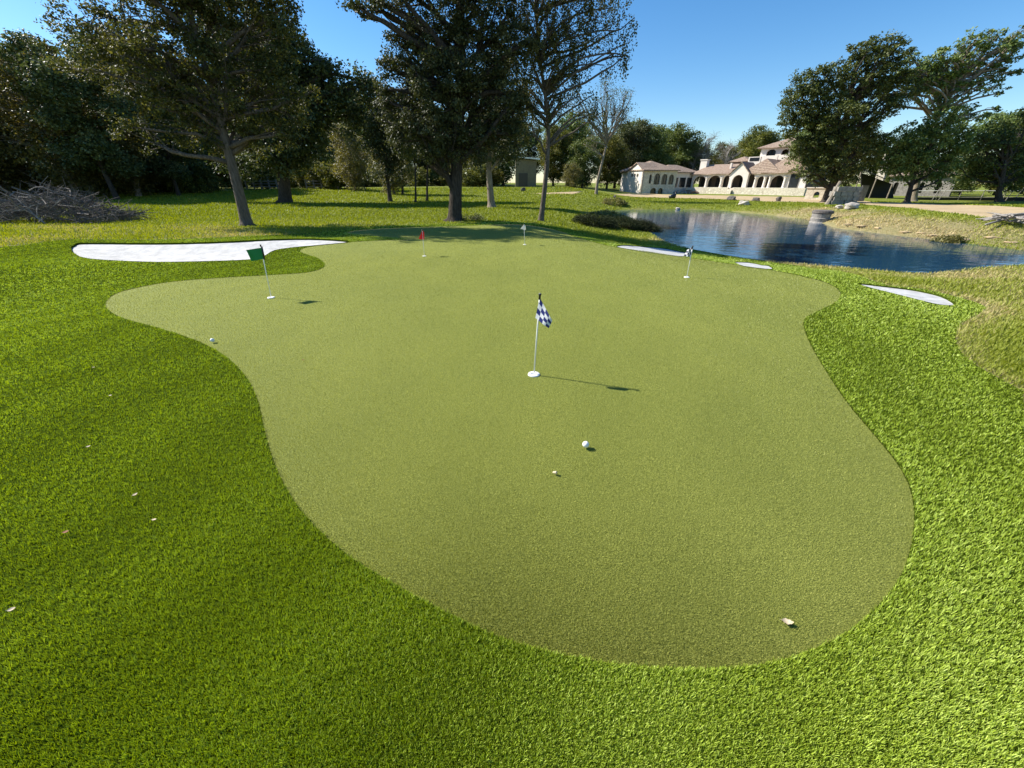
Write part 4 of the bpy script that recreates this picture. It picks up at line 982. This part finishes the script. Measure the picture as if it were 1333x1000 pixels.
# right wing seen between the oaks: a stone annex
an0 = at_Y(1148, 262, 84); an1 = at_Y(1245, 262, 76)
fa = Frame((an0.x, an0.y), (an1.x-an0.x, an1.y-an0.y)); gz2 = hz(an0.x, an0.y)-.3; az = fa.z_of(1180, 229)
annex = tag(empty('stone_annex', fa.P(5, 2, gz2)), 'grey stone annex with tile roof half hidden behind the right oaks', 'building')
mb = MB(); arcade(mb, fa, 0, fa.s_of(1245), 0, .4, gz2, az, [(fa.s_of(1166), fa.s_of(1172), gz2+.5, gz2+2.6), (fa.s_of(1200), fa.s_of(1206), gz2+.8, gz2+2.6), (fa.s_of(1222), fa.s_of(1229), gz2+.8, gz2+2.6)])
wall_box(mb, fa, 0, .4, .4, 8, gz2, az); mb.build('wall', M['concrete'], annex)  # darker concrete tone puts the shade of the oaks into the wall colour
mb = MB(); wall_box(mb, fa, .4, fa.s_of(1245), 1, 1.1, gz2, az); mb.build('inner_wall', M['glass'], annex)
mb = MB(); hip(mb, fa, 0, fa.s_of(1245), 0, 8, az+.1, fa.z_of(1190, 220, 4)); mb.build('roof', M['tile'], annex)
c0 = fa.s_of(1138, 1); mb = MB(); wall_box(mb, fa, c0, fa.s_of(1149, 1), 1, 2.4, gz2, fa.z_of(1143, 201, 1)); mb.build('chimney', M['stone'], annex)
# dark lean-to shade shelter
sh0 = at_Y(1118, 262, 66); sh = tag(empty('shade_shelter', (sh0.x, sh0.y, hz(sh0.x, sh0.y))), 'dark net covered lean-to shelter right of the large live oak', 'shelter')
sg = hz(sh0.x, sh0.y); mb = MB()
p = [at_Y(1122, 221, 68), at_Y(1163, 238, 66), at_Y(1163, 238, 72), at_Y(1122, 221, 74)]; mb.prism(p, [v+Vector((0, 0, .12)) for v in p]); mb.build('roof', M['net'], sh)
mb = MB(); p = [at_Y(1120, 262, 70), at_Y(1162, 262, 70)]; p0 = [Vector((p[0].x, 70, sg-.2)), Vector((p[1].x, 70, sg-.2)), at_Y(1162, 240, 70), at_Y(1121, 225, 70)]
mb.prism(p0, [v+Vector((0, .1, 0)) for v in p0]); mb.build('back_wall', M['net'], sh)
for px, Y, top in [(1122, 68, 222), (1162, 66, 239), (1142, 67, 230)]:
    t = at_Y(px, top, Y); mb = MB(); mb.tube([(t.x, t.y, sg-.2), t], .09, 8); mb.build('post', M['wood'], sh)
# white panel leaning by the shelter
q = ground(1119, 262); t = tag(empty('board_screen', q), 'pale board leaning beside the net covered shelter', 'panel')
mb = MB(); p = [q+Vector((-.55, 0, 0)), q+Vector((.55, 0, 0)), q+Vector((.95, .5, 1.9)), q+Vector((.05, .5, 1.9))]; mb.prism(p, [v+Vector((0, .06, 0)) for v in p]); mb.build('board', M['concrete'], t)
for k in (0.35, 0.9):
    mb = MB(); p = [q+Vector((k-.7, .05, .3)), q+Vector((k-.6, .05, .3)), q+Vector((k-.3, .5, 1.6)), q+Vector((k-.4, .5, 1.6))]; mb.prism(p, [v+Vector((0, .12, 0)) for v in p]); mb.build('batten', M['wood'], t)

# ------------------------------------------------------------------ rocks, blocks, small things
def rock(label, px, py, sx, sy, sz, mat, cat='rock', group=None, name='boulder', rz=0, sub=3):
    import bmesh
    b = ground(px, py); bm = bmesh.new(); bmesh.ops.create_icosphere(bm, subdivisions=sub, radius=1)
    ph = [random.uniform(0, 6) for _ in range(6)]
    for v in bm.verts:
        c = v.co; k = 1+.16*math.sin(c.x*3+ph[0])*math.sin(c.y*3.3+ph[1])+.10*math.sin(c.z*5+ph[2]+c.x*4)+.05*math.sin(c.y*9+ph[3])
        mx = max(abs(c.x), abs(c.y), abs(c.z)); c2 = c.lerp(c/mx*.85, .45); v.co = Vector((c2.x*sx*k, c2.y*sy*k, c2.z*sz*k+sz*.6))
    me = bpy.data.meshes.new(name); bm.to_mesh(me); bm.free()
    o = link_mesh(name, me, mat); o.location = b; o.rotation_euler = (0, 0, rz); tag(o, label, cat, group); return o
for i, (px, py, s, h, m_, lab) in enumerate([
    (1107,272,.75,.5,'rock','rounded pale boulder below the stone blocks on the right bank'),
    (1092,271,.45,.25,'rock','flat pale rock left of the rounded boulder'),
    (968,267,.8,.5,'rock','pale rock at the mouth of the stone culvert'),
    (952,261,.9,.6,'rock_dark','dark rock at the left side of the culvert'),
    (984,262,.7,.5,'rock_dark','dark rock at the right side of the culvert'),
    (1013,262,.45,.6,'rock_dark','dark stump like rock on the far bank between culvert and oaks'),
    (882,273,.4,.25,'rock','small pale stone at the far water edge'),
    (681,249,.45,.5,'rock_dark','dark grey lump on the lawn left of the slender forked tree'),
    (800,258,.3,.35,'rock_dark','small dark lump on the lawn right of the bare leaning tree'),
    (1240,322,.5,.2,'rock_dark','dark rock at the right water edge')]):
    rock(lab, px, py, s*.7, s*.6, h*.6, M[m_], rz=i*1.3)
for i, px in enumerate((1105, 1125, 1150, 1172, 1196, 1215, 1236, 1262, 1286, 1310)):
    rock('sandy clod of eroded soil on the right pond bank', px+random.uniform(-9,9), 291+((px-1105)*.115)+random.uniform(-6, 6), random.uniform(.15, .35), .2, random.uniform(.03, .07), M['dirt'], 'clod', 'eroded clods on the right bank', 'soil_clod', rz=random.uniform(-.4, .4))
# black bent can on the far bank
q = ground(876, 259); t = tag(empty('black_barrel', q), 'small black barrel lying on the far bank below the villa', 'barrel')
mb = MB(); mb.tube([q+Vector((-.6, 0, .25)), q+Vector((-.2, 0, .3)), q+Vector((.25, .1, .5))], [.26, .3, .3], 14); mb.build('drum', M['black_plastic'], t, True)
mb = MB(); mb.tube([q+Vector((.25, .1, .1)), q+Vector((.35, .1, .95))], .12, 10); mb.build('spout', M['black_plastic'], t, True)
# concrete pipe ring in the pond
q = ground(1066, 290); q.z = WATER; t = tag(empty('concrete_well_ring', q), 'weathered concrete ring with dark cap standing at the water edge', 'concrete ring')
mb = MB(); mb.lathe(q, [(.64, -.6), (.66, .0), (.62, .08), (.66, .3), (.61, .36), (.64, .62), (.55, .64), (.54, .2)], 26); mb.build('ring', M['concrete'], t, False)
mb = MB(); mb.lathe(q+Vector((.04, 0, .64)), [(.68, 0), (.71, .05), (.68, .2), (.5, .25), (0, .22)], 22); mb.build('cap', M['rock_dark'], t, False)
# stone block walls by the oaks
q = ground(1098, 267); t = tag(empty('stone_block_stack', q), 'stack of pale limestone blocks on the right bank beside the oak trunk', 'stone blocks')
mb = MB()
for r_ in range(4):
    for c_ in range(4-(r_ > 3)):
        w = .62; x = (c_-2)*w*1.02+(.3 if r_ % 2 else 0)*.5+random.uniform(-.03, .03)
        R = Matrix.Translation(q+Vector((x, random.uniform(-.06, .06), .22+r_*.43))) @ Matrix.Rotation(random.uniform(-.06, .06), 4, 'Z')
        mb.box((0, 0, 0), (w*.48, .4, .205), R)
mb.build('blocks', M['concrete'], t)  # pale blocks take a darker tone in place of the shade on them
mb = MB(); mb.tube([q+Vector((-1.9, -.1, -.1)), q+Vector((-1.6, 0, .6)), q+Vector((-1.2, 0, 2.2))], [.24, .2, .14], 8); mb.build('prop_log', M['wood'], t)
q = ground(1073, 263); q = at_Y(1063, 262, q.y+9); qg = hz(q.x, q.y); t = tag(empty('garden_oven', (q.x, q.y, qg)), 'pale stone garden wall with small arched opening between the two oak trunks', 'stone wall')
fo = Frame((q.x-2, q.y), (0.75, -.66)); mb = MB(); arcade(mb, fo, 0, 4.6, 0, .8, qg-.2, qg+1.5, [(1.0, 1.7, qg+.25, qg+1.05), (2.5, 3.2, qg+.2, qg+.9)]); mb.build('wall', M['stone'], t)
mb = MB(); wall_box(mb, fo, 0.2, 4.4, .55, .6, qg, qg+1.4); mb.v = mb.v; 
mb = MB(); wall_box(mb, fo, -.1, 4.7, -.1, .9, qg+1.5, qg+1.62); mb.build('coping', M['stucco'], t)
# construction debris before the arcade
t0_ = ground(925, 252); t = tag(empty('lumber_pile', t0_), 'reddish lumber and rubble heaped before the villa terrace', 'rubble pile')
mb = MB()
for i in range(26):
    a_ = t0_+Vector((random.uniform(-5, 6), random.uniform(-.6, .6), random.uniform(.05, .45))); d = Vector((random.uniform(.6, 1.6), random.uniform(-.4, .4), random.uniform(-.25, .3)))
    mb.tube([a_-d*.6, a_+d*.6], random.uniform(.05, .1), 4)
mb.build('planks', M['debris'], t)
mb = MB()
for i in range(30):
    c_ = t0_+Vector((random.uniform(-10, 2), random.uniform(-.8, .8), random.uniform(0, .25))); R = Matrix.Translation(c_) @ Matrix.Rotation(random.uniform(0, 3), 4, Vector((random.random(), random.random(), 1)))
    mb.box((0, 0, 0), (random.uniform(.15, .45), random.uniform(.15, .35), random.uniform(.08, .25)), R)
mb.build('rubble', M['rock'], t)
# driftwood logs right edge
q = ground(1322, 291); t = tag(empty('log_pile', q), 'pile of bleached logs on the sandy bank at the right edge', 'log pile')
for i in range(16):
    mb = MB(); a_ = q+Vector((random.uniform(-.9, 1.4), random.uniform(-.5, .5), .05+.03*i)); an = random.gauss(0, .9); d = Vector((math.cos(an), math.sin(an), random.uniform(-.1, .15)))*random.uniform(.9, 1.5)
    mb.tube(bend(a_-d, a_+d, .05, 4), [.05, .055, .05, .035, .02], 6); mb.build('log', M['bark_grey'], t, True)
# sports netting
npx = [(1192, 262), (1235, 262.5), (1285, 263), (1333, 263.5), (1390, 264.5)]
Yn = 62.0; base = at_Y(1192, 262, Yn); net = tag(empty('sports_net', (base.x, Yn, hz(base.x, Yn))), 'long black netting fence with two white cables at the far right', 'net fence')
P = []
for i in range(9):
    p = at_Y(1188+i*29, 262, Yn-i*.9); P.append(Vector((p.x, p.y, hz(p.x, p.y))))
def hz_line(py): return [Vector((p.x, p.y, at_Y(666.5+p.x/p.y*563, py, p.y).z)) for p in P]
top, mid = hz_line(248.5), hz_line(257)
mb = MB(); mb.tube(top, .045, 6); mb.build('cable', M['white_paint'], net)
mb = MB(); mb.tube(mid, .05, 6); mb.build('cable', M['concrete'], net)
mb = MB()
for i in range(len(P)-1):
    for (za, zb) in ((P[i].z, mid[i].z),):
        a_ = [P[i]+Vector((0, .05, 0)), P[i+1]+Vector((0, .05, 0)), mid[i+1]+Vector((0, .05, -.05)), mid[i]+Vector((0, .05, -.05))]; mb.prism(a_, [v+Vector((0, .02, 0)) for v in a_])
mb.build('skirt', M['net'], net)
mb = MB()
for i in range(len(P)-1):
    for k in range(14):
        a_ = P[i].lerp(P[i+1], k/14); c_ = top[i].lerp(top[i+1], k/14); mb.tube([a_, c_], .008, 3, False)
    for k in range(1, 7):
        mb.tube([P[i].lerp(top[i], k/7), P[i+1].lerp(top[i+1], k/7)], .008, 3, False)
mb.build('netting', M['net'], net)
for i, p in enumerate(P):
    mb = MB(); mb.tube([p-Vector((0, 0, .2)), top[i]+Vector((0, 0, .1))], .05, 8); mb.build('post', M['concrete'], net)
for i, (x0, x1, ytop) in enumerate([(1214, 1224, 245), (1222, 1238, 239), (1302, 1316, 240), (1310, 1330, 234), (1320, 1341, 236)]):
    bq = at_Y(x0, 258, Yn-4); g = Vector((bq.x, bq.y, hz(bq.x, bq.y))); tp = at_Y(x1, ytop, Yn-4)
    o = MB(); o.tube([g-Vector((0, 0, .2)), g.lerp(tp, .5), tp], [.05, .045, .04], 8); o.tube([tp, tp+Vector((0, 0, .05))], .06, 8)
    tag(o.build('leaning_stake', M['concrete'], None, True), 'thin grey stake leaning right in front of the netting fence', 'stake', 'leaning stakes before the netting')

# ------------------------------------------------------------------ tan shed beyond the lawn
s0 = at_Y(671, 238, 82); shed = tag(empty('tan_shed', (s0.x+3, 82, hz(s0.x+3, 82))), 'tan shed with sloping white metal roof behind the slender trees', 'shed')
ff = Frame((s0.x, 82), (1, .05)); z0 = hz(s0.x, 82)-.3
w1 = ff.s_of(698)
mb = MB(); a_ = [ff.P(0, 0, z0), ff.P(w1, 0, z0), ff.P(w1, 0, ff.z_of(698, 209.5)), ff.P(0, 0, ff.z_of(672, 206))]; mb.prism(a_, [v+Vector((0, 5, 0)) for v in a_]); mb.build('wall', M['brown_wall'], shed)
mb = MB(); a_ = [ff.P(-.5, -.6, ff.z_of(670, 205)), ff.P(w1+.5, -.6, ff.z_of(700, 208.3)), ff.P(w1+.5, -.6, ff.z_of(700, 206.5)), ff.P(-.5, -.6, ff.z_of(670, 203.2))]; mb.prism(a_, [v+Vector((0, 6.5, 0)) for v in a_]); mb.build('roof', M['white_metal'], shed)
mb = MB(); wall_box(mb, ff, .6, 2.3, -.06, 0, z0+.3, z0+2.6); d_ = mb.build('door', M['frame_dark'], shed)
# ranch fence under the left trees
fp = [ground(x, 246.5) for x in (322, 342, 362, 400, 420, 440)]
for seg in (fp[:3], fp[3:]):
    fe = tag(empty('rail_fence', seg[0]), 'low wooden rail fence under the dark trees ' + ('left of the twin trunk' if seg is not fp[3:] and seg[0] == fp[0] else 'right of the twin trunk'), 'fence')
    for hh in (.35, .75, 1.1):
        mb = MB(); mb.tube([v+Vector((0, 0, hh)) for v in seg], .06, 4); mb.build('rail', M['wood'], fe)
    for i in range(5):
        v = seg[0].lerp(seg[-1], i/4); mb = MB(); mb.box(v+Vector((0, 0, .6)), (.09, .09, .75)); mb.build('post', M['wood'], fe)

import os
scene.render.engine = 'CYCLES'
scene.cycles.max_bounces = 8; scene.cycles.transparent_max_bounces = 8
